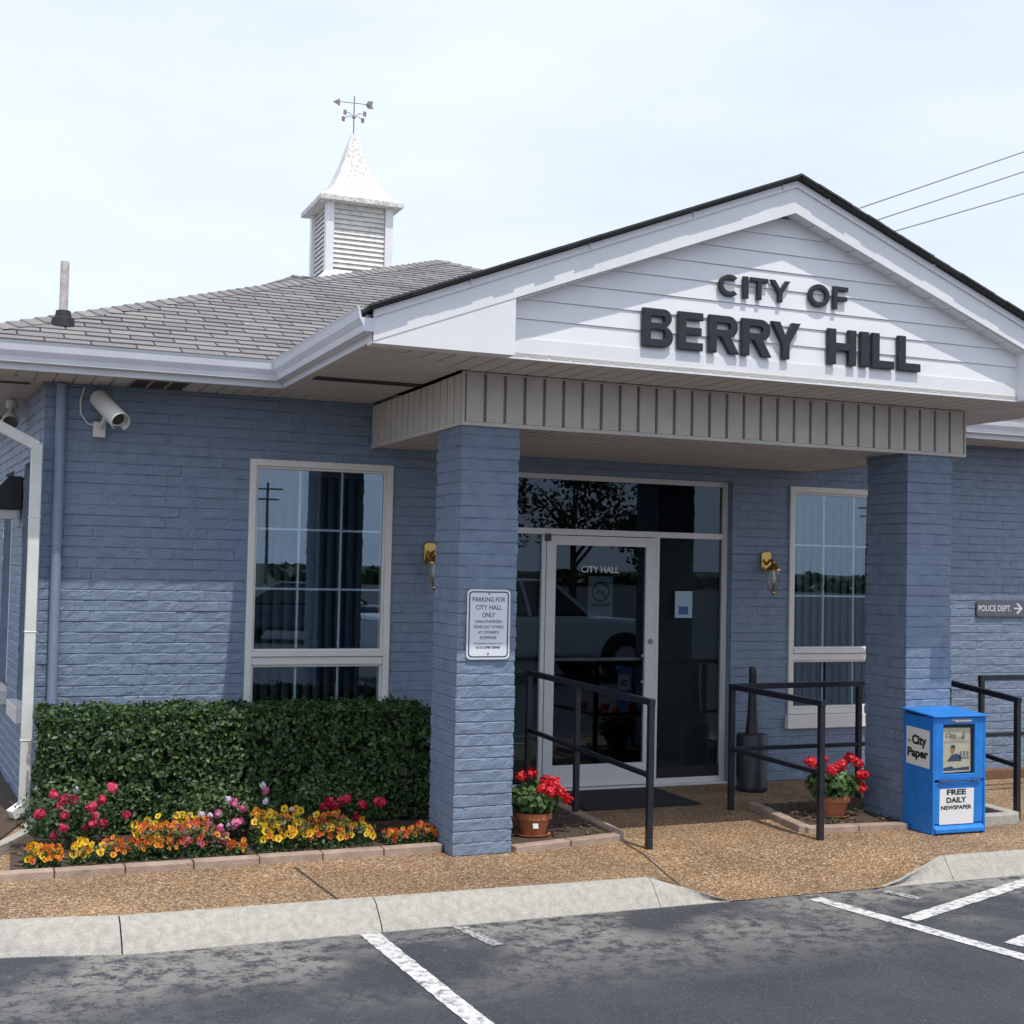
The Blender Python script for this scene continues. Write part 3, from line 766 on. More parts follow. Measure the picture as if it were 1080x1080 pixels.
m_ = MB(); m_.box(2.60, 2*AX-2.60, YS-.018, YS+.0, ZS-.014, ZS+.003); obj('gable_trim', m_, M['white'], bld)
for x in (2.6, 3.35, 4.05, 4.70, 5.05, 5.9, 6.8): obj('rake_clip', MB().bar((x, YG-.018, zr(x)+.004), (x+.004, YG-.018, zr(x)-.030), .010, .008), M['paper'], bld)
# gable back closing wall (roof space)
obj('gable_back', MB().prism([(GL+.1, ZS+.03), (GR-.1, ZS+.03), (AX, ZAP-.08)], (0, YS+.03, 0), (1, 0, 0), (0, 0, 1), (0, .03, 0)), M['dark'], bld)

# roofs
def slab(pts, th=.022):
    a = [Vector(p) for p in pts]; n_ = (a[1]-a[0]).cross(a[2]-a[0]).normalized()
    if n_.z < 0: a = a[::-1]; n_ = -n_
    k = len(a); m_ = MB(); m_.add(a+[p-n_*th for p in a], [tuple(range(k)), tuple(reversed(range(k, 2*k)))]+[(i, k+i, k+(i+1) % k, (i+1) % k) for i in range(k)])
    return m_
def shingles(poly3, U, name, parent, ex=.135, tab=.30, u_lim=None):
    """laid tabs on a sloping plane; poly3 is the outline, first point is the origin, U runs along the eave"""
    a = [Vector(p) for p in poly3]; O = a[0]; U = Vector(U).normalized(); n_ = (a[1]-a[0]).cross(a[2]-a[0]).normalized()
    if n_.z < 0: n_ = -n_
    V = n_.cross(U).normalized()
    pl = [((p-O).dot(U), (p-O).dot(V)) for p in a]; m_ = MB()
    u0 = min(p[0] for p in pl); u1 = max(p[0] for p in pl); v1 = max(p[1] for p in pl); j = 0
    while j*ex < v1:
        v = j*ex; off = (j % 2)*.5*tab+random.uniform(-.02, .02); u = u0-tab+off
        wob = random.uniform(-.004, .004)
        while u < u1:
            g = .006; lift = .008+random.uniform(0, .004)
            dv = random.uniform(-.004, .004)+wob
            q = clip_convex([(u+g, v+dv), (u+tab-g, v+dv), (u+tab-g, v+ex+.012), (u+g, v+ex+.012)], pl)
            if len(q) >= 3:
                top = [O+U*p[0]+V*p[1]+n_*(lift*(1-(p[1]-v)/ex)+.003) for p in q]
                bot = [O+U*p[0]+V*p[1]-n_*.002 for p in q]; k = len(q)
                m_.add(top+bot, [tuple(range(k))]+[(i, k+i, k+(i+1) % k, (i+1) % k) for i in range(k)])
            u += tab
        j += 1
    return obj(name, m_, M['shingle'], parent)
EX, EY, EZ, SR = -.20, 9.25, 3.255, .41
APX = (4.95, EY+5.15, EZ+SR*5.15)
wing = obj('roof', slab([(EX, EY, EZ), (10.10, EY, EZ), APX]), M['shinglebase'], bld)
shingles([(EX, EY, EZ), (10.10, EY, EZ), APX], (1, 0, 0), 'roof_shingles', wing)
m_ = MB(); m_.v += slab([(EX, EY, EZ), APX, (4.95, 24.5, APX[2]), (EX, 24.5, EZ)]).v; m_.f += slab([(EX, EY, EZ), APX, (4.95, 24.5, APX[2]), (EX, 24.5, EZ)]).f
s2 = slab([(10.10, EY, EZ), APX, (4.95, 24.5, APX[2]), (10.10, 24.5, EZ)]); m_.add(s2.v, s2.f)
obj('roof', m_, M['shingle'], bld)
# hip caps
def caps(a, b, parent, pitch=.14):
    a = Vector(a); b = Vector(b); n = int((b-a).length/pitch); d = (b-a)/n; m_ = MB(); s = Vector((-d.y, d.x, 0)).normalized()*.11
    for i in range(n):
        p = a+d*i+Vector((0, 0, .030)); q = p+d*1.05; lo = Vector((0, 0, -.045)); up = Vector((0, 0, -.012))
        m_.add([p, q+up, q+s+lo+up, p+s+lo, p-s+lo, q-s+lo+up], [(0, 1, 2, 3), (0, 4, 5, 1), (0, 3, 4)])
    return obj('hip_cap', m_, M['shingle'], parent)
caps((EX, EY, EZ), APX, wing); caps((10.10, EY, EZ), APX, wing)
# taller rear roof carrying the cupola
RZ = 5.87; RY = 18.30; RX = 4.08
rr = obj('rear_roof', slab([(EX+.3, 11.9, EZ+.2), (19, 11.9, EZ+.2), (19, RY, RZ), (RX, RY, RZ)]), M['shinglebase'], bld)
shingles([(1.2, 13.4, EZ+.2+(13.4-11.9)*(RZ-EZ-.2)/(RY-11.9)), (9, 13.4, EZ+.2+(13.4-11.9)*(RZ-EZ-.2)/(RY-11.9)), (9, RY, RZ), (RX, RY, RZ)], (1, 0, 0), 'roof_shingles', rr)
m_ = slab([(EX+.3, 11.9, EZ+.2), (RX, RY, RZ), (EX+.3, 24.5, EZ+.2)]); s2 = slab([(EX+.3, 24.7, EZ+.2), (19, 24.7, EZ+.2), (19, RY, RZ), (RX, RY, RZ)]); m_.add(s2.v, s2.f)
obj('rear_roof', m_, M['shingle'], bld)
caps((RX+.0, RY, RZ), (RX+4, RY, RZ), rr)
# porch roof, thin dark edge of shingle above the rakes
for sg in (-1, 1):
    xe = AX+sg*(AX-GL+.05)
    m_ = slab([(AX, YG-.055, ZAP+.026), (xe, YG-.055, zr(xe)+.026), (xe, 12.1, zr(xe)+.026), (AX, 12.1, ZAP+.026)], .018)
    pr_ = obj('porch_roof', m_, M['shinglebase'], bld)
    shingles([(xe, YG-.05, zr(xe)+.032), (xe, 9.3, zr(xe)+.032), (AX, 12.0, ZAP+.032), (AX, YG-.05, ZAP+.032)], (0, 1, 0), 'roof_shingles', pr_, .135, .30)
    # ragged shingle ends hanging over the drip edge
    m_ = MB(); n = 22
    for i in range(n):
        x0 = AX+sg*(AX-GL+.05)*i/n; x1 = AX+sg*(AX-GL+.05)*(i+1)/n; d = random.uniform(.004, .016)
        m_.prism([(x0, zr(x0)+.034), (x1, zr(x1)+.034), (x1, zr(x1)+.020), (x0, zr(x0)+.020)], (0, YG-.0555-d, 0), (1, 0, 0), (0, 0, 1), (0, d, 0))
    obj('shingle_edge', m_, M['shinglebase'], pr_)

# gutters
GP = [(0, -.135), (.055, -.135), (.062, -.10), (.083, -.062), (.090, -.02), (.098, 0), (.088, .002), (.080, -.02), (.070, -.06), (.0, -.06)]
def sweep(path, dirs, z, prof=GP):
    m_ = MB(); n = len(prof)
    for (x, y), (dx, dy) in zip(path, dirs):
        for o, zz in prof: m_.v.append((x+dx*o, y+dy*o, z+zz))
    for i in range(len(path)-1):
        for k in range(n):
            k2 = (k+1) % n; m_.f.append((i*n+k, i*n+k2, (i+1)*n+k2, (i+1)*n+k))
    m_.f += [tuple(range(n)), tuple(reversed(range((len(path)-1)*n, len(path)*n)))]
    return m_
FX, FY = -.14, 9.335
gz = 3.255
m_ = sweep([(FX, 24.4), (FX, FY), (2.035, FY), (2.035, YG-.005)], [(-1, 0), (-1, -1), (-1, -1), (-1, 0)], gz)
obj('gutter', m_, M['gutter'], bld)
m_ = sweep([(GR, YG-.005), (GR, FY), (10.25, FY)], [(1, 0), (1, -1), (0, -1)], gz)
obj('gutter', m_, M['gutter'], bld)
for bb in ((FX+.0005, FX+.02, FY+.02, 24.4, ZS-.01, gz-.01), (FX+.0005, 2.034, FY+.0005, FY+.02, ZS-.01, gz-.01), (GR+.001, 10.25, FY+.0005, FY+.02, ZS-.01, gz-.01), (2.0355, 2.055, YG+.125, FY-.0, ZS-.01, gz-.015), (GR-.02, GR-.0005, YG+.125, FY, ZS-.01, gz-.015)):
    obj('eave_fascia', B(*bb[:4], ZS+.004, bb[5]), M['gutter'], bld)

# downspouts
m_ = MB(); cx, cy = .412, 9.80
m_.box(cx-.037, cx+.037, cy-.05, cy+.05, .06, 2.62)
m_.bar((cx+.01, cy, 2.60), (cx-.40, cy+.02, 2.81), .10, .074, (0, 0, 1)); m_.bar((cx-.38, cy+.02, 2.795), (-.19, cy+.03, 2.96), .10, .074); m_.bar((-.185, cy+.03, 2.93), (-.185, cy+.03, 3.14), .09, .074)
m_.bar((cx, cy, .10), (cx-.085, cy-.03, .045), .095, .07)
for zc in (.55, 1.3, 2.1): m_.box(cx-.042, cx+.042, cy-.054, cy+.055, zc, zc+.012)
obj('downspout', m_, M['spout'], bld, bev=.008)
m_ = MB(); m_.tube([(.575, YW-.045, .05), (.565, YW-.045, 3.06)], .036, 14)
obj('conduit_pipe', m_, M['bluepaint'], bld, smooth=40)
# vent pipe through the roof
vx, vy = .555, 9.78; vz = EZ+SR*(vy-EY)
o = obj('vent_pipe', MB().lathe([(.030, vz-.05), (.030, 3.925)], (vx, vy, 0), 14), M['pvc'], bld, smooth=40)
obj('pipe_flashing', MB().lathe([(.085, vz-.02), (.075, vz+.045), (.058, vz+.055), (.05, vz+.10), (.033, vz+.105)], (vx, vy, 0), 16), M['lead'], o, smooth=30)
# cupola
CX, CY, CW = 4.93, 18.33, .43
cz0, cz1 = 5.70, 6.92
m_ = MB()
for sx in (-1, 1):
    for sy in (-1, 1):
        m_.box(CX+sx*CW-.055, CX+sx*CW+.055, CY+sy*CW-.055, CY+sy*CW+.055, cz0, cz1)
m_.box(CX-CW+.06, CX+CW-.06, CY-CW+.06, CY+CW-.06, cz0, cz1)
m_.lathe([(.78, cz0+.10), (.74, cz0+.16), (.64, cz0+.24)], (CX, CY, 0), 4)
m_.v = m_.v[:-12]+[(CX+(x-CX)*math.cos(R(45))-(y-CY)*math.sin(R(45)), CY+(x-CX)*math.sin(R(45))+(y-CY)*math.cos(R(45)), z) for x, y, z in m_.v[-12:]]
cu = obj('cupola', m_, M['white'], bld)
m_ = MB(); nl = 13
for i in range(nl):
    z0 = cz0+.28+i*(cz1-cz0-.32)/nl; h = (cz1-cz0-.32)/nl
    for ax, sg in (('x', -1), ('x', 1), ('y', -1), ('y', 1)):
        p0 = sg*(CW+.015); p1 = sg*(CW-.028); a = CW-.06
        if ax == 'y': m_.prism([(p0, z0), (p0+sg*-.012, z0), (p1, z0+h*1.18), (p1+sg*.012, z0+h*1.18)], (CX-a, CY, 0), (0, 1, 0), (0, 0, 1), (2*a, 0, 0))
        else: m_.prism([(p0, z0), (p0+sg*-.012, z0), (p1, z0+h*1.18), (p1+sg*.012, z0+h*1.18)], (CX, CY-a, 0), (1, 0, 0), (0, 0, 1), (0, 2*a, 0))
obj('louvre', m_, M['louvre'], cu)
m_ = MB(); prof = [(.60, cz1-.03), (.60, cz1+.035), (.47, cz1+.12), (.36, cz1+.24), (.26, cz1+.43), (.165, cz1+.68), (.09, cz1+.93), (.03, cz1+1.12)]
vs = []; n = len(prof)
for r0, z0 in prof:
    for sx, sy in ((-1, -1), (1, -1), (1, 1), (-1, 1)): vs.append((CX+sx*r0, CY+sy*r0, z0))
fs = [(3, 2, 1, 0), tuple((n-1)*4+k for k in range(4))]
for i in range(n-1):
    for k in range(4): fs.append((i*4+k, i*4+(k+1) % 4, (i+1)*4+(k+1) % 4, (i+1)*4+k))
m_.add(vs, fs); obj('cupola_roof', m_, M['whitepaint'], cu)
m_ = MB(); zt = cz1+1.16
m_.tube([(CX, CY, zt-.2), (CX, CY, zt+.52)], .009, 6); 
m_.tube([(CX-.24, CY+.03, zt+.42), (CX+.22, CY-.03, zt+.42)], .006, 6)
m_.prism([(-.30, 0), (-.20, .055), (-.20, -.055)], (CX, CY+.03, zt+.42), (1, -.1, 0), (0, 0, 1), (0, .008, 0))
m_.prism([(.17, .0), (.20, .055), (.28, .055), (.26, 0), (.28, -.055), (.20, -.055)], (CX, CY, zt+.42), (1, -.1, 0), (0, 0, 1), (0, .008, 0))
for a in (0, 90, 180, 270):
    d = Vector((math.cos(R(a+35)), math.sin(R(a+35)), 0)); p = Vector((CX, CY, zt+.22)); m_.tube([p, p+d*.11+Vector((0, 0, .03)), p+d*.19], .005, 5)
    m_.box(p.x+d.x*.20-.022, p.x+d.x*.20+.022, p.y+d.y*.20-.006, p.y+d.y*.20+.006, zt+.19, zt+.26)
m_.lathe([(.0, zt+.18), (.03, zt+.205), (.0, zt+.235)], (CX, CY, 0), 8)
obj('weather_vane', m_, M['iron'], cu)

# gable lettering
def arc(cx, cy, rx, ry, a0, a1, n=12): return [(cx+rx*math.cos(R(a0+(a1-a0)*i/n)), cy+ry*math.sin(R(a0+(a1-a0)*i/n))) for i in range(n+1)]
def glyph(ch, w, h, t):
    """heavy even-stroke capitals as closed outlines"""
    m = t*.88
    if ch == 'I': return [[(0, 0), (w, 0), (w, h), (0, h)]]
    if ch == 'L': return [[(0, 0), (w, 0), (w, m), (t, m), (t, h), (0, h)]]
    if ch == 'H': return [[(0, 0), (t, 0), (t, h/2-m/2), (w-t, h/2-m/2), (w-t, 0), (w, 0), (w, h), (w-t, h), (w-t, h/2+m/2), (t, h/2+m/2), (t, h), (0, h)]]
    if ch == 'T': return [[(w/2-t/2, 0), (w/2+t/2, 0), (w/2+t/2, h-m), (w, h-m), (w, h), (0, h), (0, h-m), (w/2-t/2, h-m)]]
    if ch == 'E': return [[(0, 0), (w, 0), (w, m), (t, m), (t, h/2-m/2), (w*.94, h/2-m/2), (w*.94, h/2+m/2), (t, h/2+m/2), (t, h-m), (w, h-m), (w, h), (0, h)]]
    if ch == 'F': return [[(0, 0), (t, 0), (t, h*.47-m/2), (w*.94, h*.47-m/2), (w*.94, h*.47+m/2), (t, h*.47+m/2), (t, h-m), (w, h-m), (w, h), (0, h)]]
    if ch == 'Y': k = 1.18*t; return [[(w/2-t/2, 0), (w/2+t/2, 0), (w/2+t/2, .40*h), (w, h), (w-k, h), (w/2, .60*h), (k, h), (0, h), (w/2-t/2, .40*h)]]
    if ch == 'O': return [arc(w/2, h/2, w/2, h/2, 0, 350, 35), arc(w/2, h/2, w/2-t, h/2-t, 0, 350, 35)]
    if ch == 'C': return [arc(w*.54, h/2, w*.54, h/2, 48, 312, 28)+arc(w*.54, h/2, w*.54-t, h/2-t, 307, 53, 28)]
    if ch == 'B':
        hb = .54*h; ht = h-hb; x1 = w-hb/2; x2 = w*.95-ht/2
        return [[(0, 0)]+arc(x1, hb/2, hb/2, hb/2, -90, 80)+arc(x2, hb+ht/2, ht/2, ht/2, -80, 90)+[(0, h)],
                [(t, m)]+arc(x1, (m+hb-m*.45)/2, hb/2-t, (hb-m*1.45)/2, -90, 90)+[(t, hb-m*.45)],
                [(t, hb+m*.45)]+arc(x2, (hb+m*.45+h-m)/2, max(.005, ht/2-t), (ht-m*1.45)/2, -90, 90)+[(t, h-m)]]
    if ch == 'R':
        hr = .58*h; y0 = h-hr; xc = w*.95-hr/2
        return [[(0, 0), (t, 0), (t, y0), (w*.40, y0), (w-1.25*t, 0), (w, 0), (w*.40+1.22*t, y0+.02*h)]+arc(xc, h-hr/2, hr/2, hr/2, -62, 90)+[(0, h)],
                [(t, y0+m)]+arc(xc, h-hr/2, hr/2-t, hr/2-m, -90, 90)+[(t, h-m)]]
def glyph_mb(ch, x0, x1, z0, z1, t, y, dep):
    c = bpy.data.curves.new('g', 'CURVE'); c.dimensions = '2D'; c.fill_mode = 'BOTH'; c.extrude = dep/2-.004; c.bevel_depth = .004; c.offset = -.004; c.bevel_resolution = 1
    for pl in glyph(ch, x1-x0, z1-z0, t):
        sp = c.splines.new('POLY'); sp.points.add(len(pl)-1); sp.use_cyclic_u = True
        for q, p in zip(sp.points, pl): q.co = (p[0], p[1], 0, 1)
    o = bpy.data.objects.new('g', c); col.objects.link(o); dg = bpy.context.evaluated_depsgraph_get(); me = bpy.data.meshes.new_from_object(o.evaluated_get(dg))
    m_ = MB().add([(x0+v.co.x, y-dep/2-v.co.z, z0+v.co.y) for v in me.vertices], [tuple(reversed(p.vertices)) for p in me.polygons])
    bpy.data.objects.remove(o); bpy.data.curves.remove(c); bpy.data.meshes.remove(me); return m_
sg_ = thing('sign_lettering', 'raised black capital letters spelling the city name on the white gable', 'sign', (AX, YS-.02, 3.2))
YL = YS-.014
def letters(word, spans, z0, z1, bold, dep):
    for ch, (a, b) in zip(word, spans):
        obj('letter', glyph_mb(ch, a, b, z0, z1, bold, YL, dep), M['letters'], sg_)
letters('BERRY', [(3.765, 3.975), (4.012, 4.188), (4.232, 4.452), (4.472, 4.692), (4.690, 4.912)], 3.20, 3.437, .055, .032)
letters('HILL', [(5.128, 5.348), (5.385, 5.450), (5.475, 5.655), (5.690, 5.872)], 3.197, 3.430, .060, .032)
letters('CITY', [(4.302, 4.452), (4.480, 4.520), (4.535, 4.668), (4.682, 4.835)], 3.565, 3.705, .032, .024)
letters('OF', [(4.975, 5.140), (5.168, 5.285)], 3.562, 3.712, .032, .024)

# ================================================================== things on the walls
def rrect(w_, h_, r0, n=5):
    p = []
    for cx, cy, a0 in ((w_-r0, h_-r0, 0), (-w_+r0, h_-r0, 90), (-w_+r0, -h_+r0, 180), (w_-r0, -h_+r0, 270)):
        for k in range(n+1): a = R(a0+90*k/n); p.append((cx+r0*math.cos(a), cy+r0*math.sin(a)))
    return p
# parking sign on the left column
t = thing('parking_sign', 'white metal parking sign with dark lettering screwed to the left porch column', 'sign', (3.075, YC-.01, 1.46))
O = Vector((3.075, YC-.016, 1.46)); hw, hh = .148, .222
obj('sign_plate', MB().prism(rrect(hw, hh, .03), O, (1, 0, 0), (0, 0, 1), (0, .003, 0)), M['signwhite'], t)
ring = MB(); a = rrect(hw-.012, hh-.012, .024); b = rrect(hw-.020, hh-.020, .018); n = len(a)
ring.add([O+Vector((u, -.0012, v)) for u, v in a]+[O+Vector((u, -.0012, v)) for u, v in b], [(i, (i+1) % n, n+(i+1) % n, n+i) for i in range(n)])
obj('sign_border', ring, M['signink'], t)
m_ = MB()
for s, hw_, zc, h in (('PARKING FOR', .112, .158, .030), ('CITY HALL', .090, .108, .030), ('ONLY', .044, .060, .030), ('UNAUTHORIZED', .092, .018, .019), ('VEHICLES TOWED', .104, -.016, .019), ('AT OWNER\'S', .072, -.050, .019), ('EXPENSE', .056, -.084, .019), ('TO RETRIEVE VEHICLE CALL', .100, -.122, .009), ('615-298-3840', .082, -.146, .017)):
    obj('text_line', text_mb(s, -hw_, hw_, zc-h/2, zc+h/2, O, (1, 0, 0), (0, 0, 1), bold=.008 if s[0] != '6' else .02, depth=.001), M['signink'], t)
for z in (.195, -.185): obj('screw', MB().tube([O+Vector((0, .001, z)), O+Vector((0, -.006, z))], .006, 8), M['iron'], t)
# police sign
t = thing('direction_sign', 'dark grey wall sign with pale lettering and an arrow pointing right', 'sign', (9.12, YW-.01, 1.53))
O = Vector((9.13, YW-.022, 1.533))
obj('sign_plate', MB().prism(rrect(.31, .078, .032), O, (1, 0, 0), (0, 0, 1), (0, .012, 0)), M['signgrey'], t)
m_ = text_mb('POLICE DEPT.', -.288, .105, -.028, .028, O, (1, 0, 0), (0, 0, 1), bold=.012, depth=.0015)
obj('sign_lettering', m_, M['signtext'], t)
m_ = MB(); O2 = O+Vector((0, -.0015, 0))
m_.prism([(.14, -.007), (.235, -.007), (.235, .007), (.14, .007)], O2, (1, 0, 0), (0, 0, 1), (0, .0012, 0))
m_.prism([(.19, .052), (.247, 0), (.19, -.052), (.168, -.045), (.218, 0), (.168, .045)], O2+Vector((0, -.0007, 0)), (1, 0, 0), (0, 0, 1), (0, .0012, 0))
obj('arrow', m_, M['signtext'], t)
# lanterns
def lantern(x, label):
    t = thing('wall_lantern', label, 'lantern', (x, YW, 1.84), group='brass lanterns either side of the entrance')
    y = YW-.004
    obj('back_plate', MB().prism(rrect(.05, .085, .03), (x, y, 1.925), (1, 0, 0), (0, 0, 1), (0, -.022, 0)), M['brass'], t, bev=.006)
    m_ = MB(); m_.tube([(x, y-.02, 1.90), (x, y-.075, 1.935), (x, y-.125, 1.925), (x, y-.135, 1.88)], [.014, .013, .013, .016], 10)
    m_.lathe([(.012, .045), (.022, .035), (.045, .012), (.066, -.005), (.068, -.02), (.055, -.024)], (x, y-.135, 1.865), 18)
    m_.lathe([(.0, .09), (.012, .075), (.006, .06), (.010, .045)], (x, y-.135, 1.865), 10)
    obj('lantern_arm', m_, M['brass'], t, smooth=50)
    obj('glass_jar', MB().lathe([(.052, 0), (.056, -.04), (.050, -.10), (.034, -.16), (.010, -.185)], (x, y-.135, 1.842), 16), M['lantern'], t, smooth=60)
    obj('bulb', MB().lathe([(.013, .0), (.014, -.03), (.022, -.06), (.018, -.09), (.002, -.105)], (x, y-.135, 1.838), 12), M['lampglass'], t, smooth=60)
    m_ = MB()
    for k in range(4):
        a = R(45+90*k); m_.tube([(x+.056*math.cos(a), y-.135+.056*math.sin(a), 1.842), (x+.054*math.cos(a), y-.135+.054*math.sin(a), 1.742), (x+.012*math.cos(a), y-.135+.012*math.sin(a), 1.652)], .004, 5)
    m_.lathe([(.018, .01), (.02, 0), (.006, -.02)], (x, y-.135, 1.652), 10)
    obj('lantern_cage', m_, M['brass'], t)
    return t
lantern(6.475, 'brass wall lantern between the entrance and the right window')
lantern(3.36, 'brass wall lantern half hidden behind the left porch column')
# security camera
t = thing('security_camera', 'white bullet security camera fixed high on the blue wall near the left corner', 'camera', (.86, YW, 2.8))
a = Vector((.835, YW-.10, 2.945)); d = Vector((.10, -.34, -.17)).normalized(); L_ = .33
m_ = MB(); m_.tube([a, a+d*L_], .058, 20)
obj('housing', m_, M['camwhite'], t, smooth=40)
m_ = MB(); u = d.cross(Vector((0, 0, 1))).normalized(); vv = u.cross(d); n = 14; vs = []
for s in (-.06, L_+.07):
    for rr_ in (.066, .062):
        for k in range(n+1):
            ang = R(-60+300*k/n); vs.append(a+d*s+(u*math.cos(ang)+vv*math.sin(ang))*rr_)
q = n+1; fs = []
for k in range(n): fs += [(k, k+1, 2*q+k+1, 2*q+k), (q+k+1, q+k, 3*q+k, 3*q+k+1), (2*q+k, 2*q+k+1, 3*q+k+1, 3*q+k), (k+1, k, q+k, q+k+1)]
m_.add(vs, fs); obj('sun_hood', m_, M['camwhite'], t, smooth=40)
obj('lens', MB().tube([a+d*(L_-.005), a+d*(L_+.006)], .045, 16), M['carglass'], t)
m_ = MB(); m_.bar((.83, YW-.0, 2.75), (.83, YW-.05, 2.75), .085, .11); m_.tube([(.83, YW-.04, 2.76), (.85, YW-.12, 2.80), a+d*.16], .019, 8)
obj('bracket', m_, M['camwhite'], t, bev=.004)
obj('cable', MB().tube([(.72, YW-.015, 3.05), (.695, YW-.02, 2.95), (.70, YW-.02, 2.86), (.75, YW-.02, 2.79), (.82, YW-.03, 2.775)], .006, 6), M['camwhite'], t)
# floodlight and dark lamp on the side wall
t = thing('flood_lamp', 'twin floodlight under the left eave beside the white downspout', 'lamp', (.26, 11.0, 3.05))
m_ = MB(); m_.tube([(.27, 11.1, 3.06), (.27, 11.1, 3.0)], .045, 12); m_.tube([(.27, 11.1, 3.0), (.26, 11.0, 2.94)], .018, 8); obj('base', m_, M['camwhite'], t)
m_ = MB(); dd = Vector((-.02, -.8, -.45)).normalized(); p = Vector((.26, 11.0, 2.94)); m_.tube([p, p+dd*.05, p+dd*.13, p+dd*.16], [.035, .045, .065, .062], 14); obj('lamp_shade', m_, M['camwhite'], t, smooth=40)
obj('lamp_lens', MB().tube([p+dd*.161, p+dd*.166], .055, 14), M['carglass'], t)
t = thing('wall_lamp', 'black hooded wall lamp on the left side wall', 'lamp', (XL-.1, 11.2, 2.2))
m_ = MB(); m_.prism([(0, 2.20), (0, 2.46), (-.10, 2.46), (-.22, 2.32), (-.22, 2.20)], (XL-.008, 11.05, 0), (1, 0, 0), (0, 0, 1), (0, .30, 0)); obj('lamp_hood', splay(m_), M['black'], t, bev=.006)
obj('lamp_lens', splay(B(XL-.21, XL-.03, 11.08, 11.32, 2.12, 2.198)), M['lampglass'], t, bev=.01)

# notices on glass
t = thing('notice', 'pale no smoking notice taped inside the entrance door', 'notice', (4.92, YR, 1.6))
O = Vector((4.925, YR-.0008, 1.60))
obj('paper', MB().prism([(-.115, -.19), (.115, -.19), (.115, .165), (-.115, .165)], O, (1, 0, 0), (0, 0, 1), (0, .001, 0)), M['paperblue'], t)
m_ = MB(); n = 28; O3 = O+Vector((0, -.0008, .035))
m_.add([O3+Vector((rr_*math.cos(2*math.pi*k/n), 0, rr_*math.sin(2*math.pi*k/n))) for rr_ in (.085, .070) for k in range(n)], [(k, (k+1) % n, n+(k+1) % n, n+k) for k in range(n)])
m_.bar(O3+Vector((-.052, -.001, .052)), O3+Vector((.052, -.001, -.052)), .001, .013, (0, 0, 1))
m_.box(O3.x-.045, O3.x+.045, O3.y-.0016, O3.y-.0009, O3.z-.010, O3.z+.006)
m_.box(O.x-.09, O.x+.09, O.y-.0012, O.y-.0006, O.z-.085, O.z-.065)
obj('symbol', m_, M['ink'], t)
t = thing('notice', 'small pale blue notice on the right sidelight of the entrance', 'notice', (5.72, YR, 1.5))
O = Vector((5.725, YR-.0055, 1.545))
obj('paper', MB().prism([(-.085, -.125), (.085, -.125), (.085, .105), (-.085, .105)], O, (1, 0, 0), (0, 0, 1), (0, .001, 0)), M['paperblue'], t)
obj('printing', MB().prism([(-.05, -.095), (.045, -.095), (.045, -.025), (-.05, -.025)], O+Vector((0, -.0008, 0)), (1, 0, 0), (0, 0, 1), (0, .0006, 0)), M['inkblue'], t)

# blinds behind the windows
def vblind(a, b, z0, z1, y, ang, label, skip=lambda x: False, wd=.089, m=None):
    t = thing('vertical_blind', label, 'blind', ((a+b)/2, y, z0)); m_ = MB(); x = a+.04
    while x < b-.02:
        if not skip(x):
            g = R(ang+random.uniform(-4, 4)); dx, dy = wd/2*math.cos(g), wd/2*math.sin(g)
            m_.add([(x-dx, y-dy, z0), (x+dx, y+dy, z0), (x+dx, y+dy, z1), (x-dx, y-dy, z1), (x, y-.006, z0), (x, y-.006, z1)], [(0, 4, 5, 3), (4, 1, 2, 5)])
        x += .082
    obj('slats', m_, m or M['blind'], t); obj('head_rail', B(a, b, y-.03, y+.03, z1, z1+.04), M['blind'], t)
vblind(WIN_L[0], WIN_L[1], .62, 2.5, YW+.24, 38, 'half open vertical blind behind the tall left window')
vblind(WIN_R[0], WIN_R[1], .62, 2.5, YW+.24, 20, 'closed vertical blind behind the right window')
tag(obj('window_shade', B(D1+.04, A1-.05, YR+.05, YR+.055, .06, ZH), M['shade'], base=(5.8, YR+.05, .06)), 'green grey shade drawn behind the right sidelight', 'blind')
tag(obj('window_shade', B(A0+.05, D0-.04, YR+.05, YR+.055, .06, ZH), M['shade'], base=(4.1, YR+.05, .06)), 'green grey shade drawn behind the left sidelight', 'blind')

# ================================================================== handrails
def rail(label, posts, runs, base, group='black handrails around the entrance'):
    t = thing('handrail', label, 'handrail', base, group=group)
    for x, y, z1 in posts: obj('post', B(x-.02, x+.02, y-.02, y+.02, -.05, z1-.0405), M['black'], t, bev=.003)
    for nm, a, b, sz in runs: obj(nm, MB().bar(a, b, sz, sz), M['black'], t, bev=.003)
    return t
XA = 4.187
rail('black handrail at the left of the entrance beside the geranium bed', [(XA, 7.70, .98), (XA, 8.83, .99), (XA, 9.74, 1.0)],
     [('top_rail', (XA, 7.675, .958), (XA, 9.77, .985), .042), ('mid_rail', (XA, 7.722, .478), (XA, 8.808, .505), .032), ('mid_rail', (XA, 8.852, .505), (XA, 9.718, .53), .032)], (XA, 8.7, 0))
XB = 5.475; YB = 8.77
rail('black handrail with a return behind the right column beside the geranium', [(XB, 7.62, .955), (XB, YB, .965), (6.66, YB, .965)],
     [('top_rail', (XB, 7.595, .934), (XB, YB+.022, .942), .042), ('top_rail', (XB+.0215, YB, .942), (7.18, YB, .955), .042), ('mid_rail', (XB, 7.642, .455), (XB, YB-.022, .465), .032),
      ('mid_rail', (XB+.022, YB, .465), (6.638, YB, .465), .032), ('mid_rail', (6.682, YB, .465), (7.18, YB, .47), .032)], (XB, 8.2, 0))
XD = 7.43
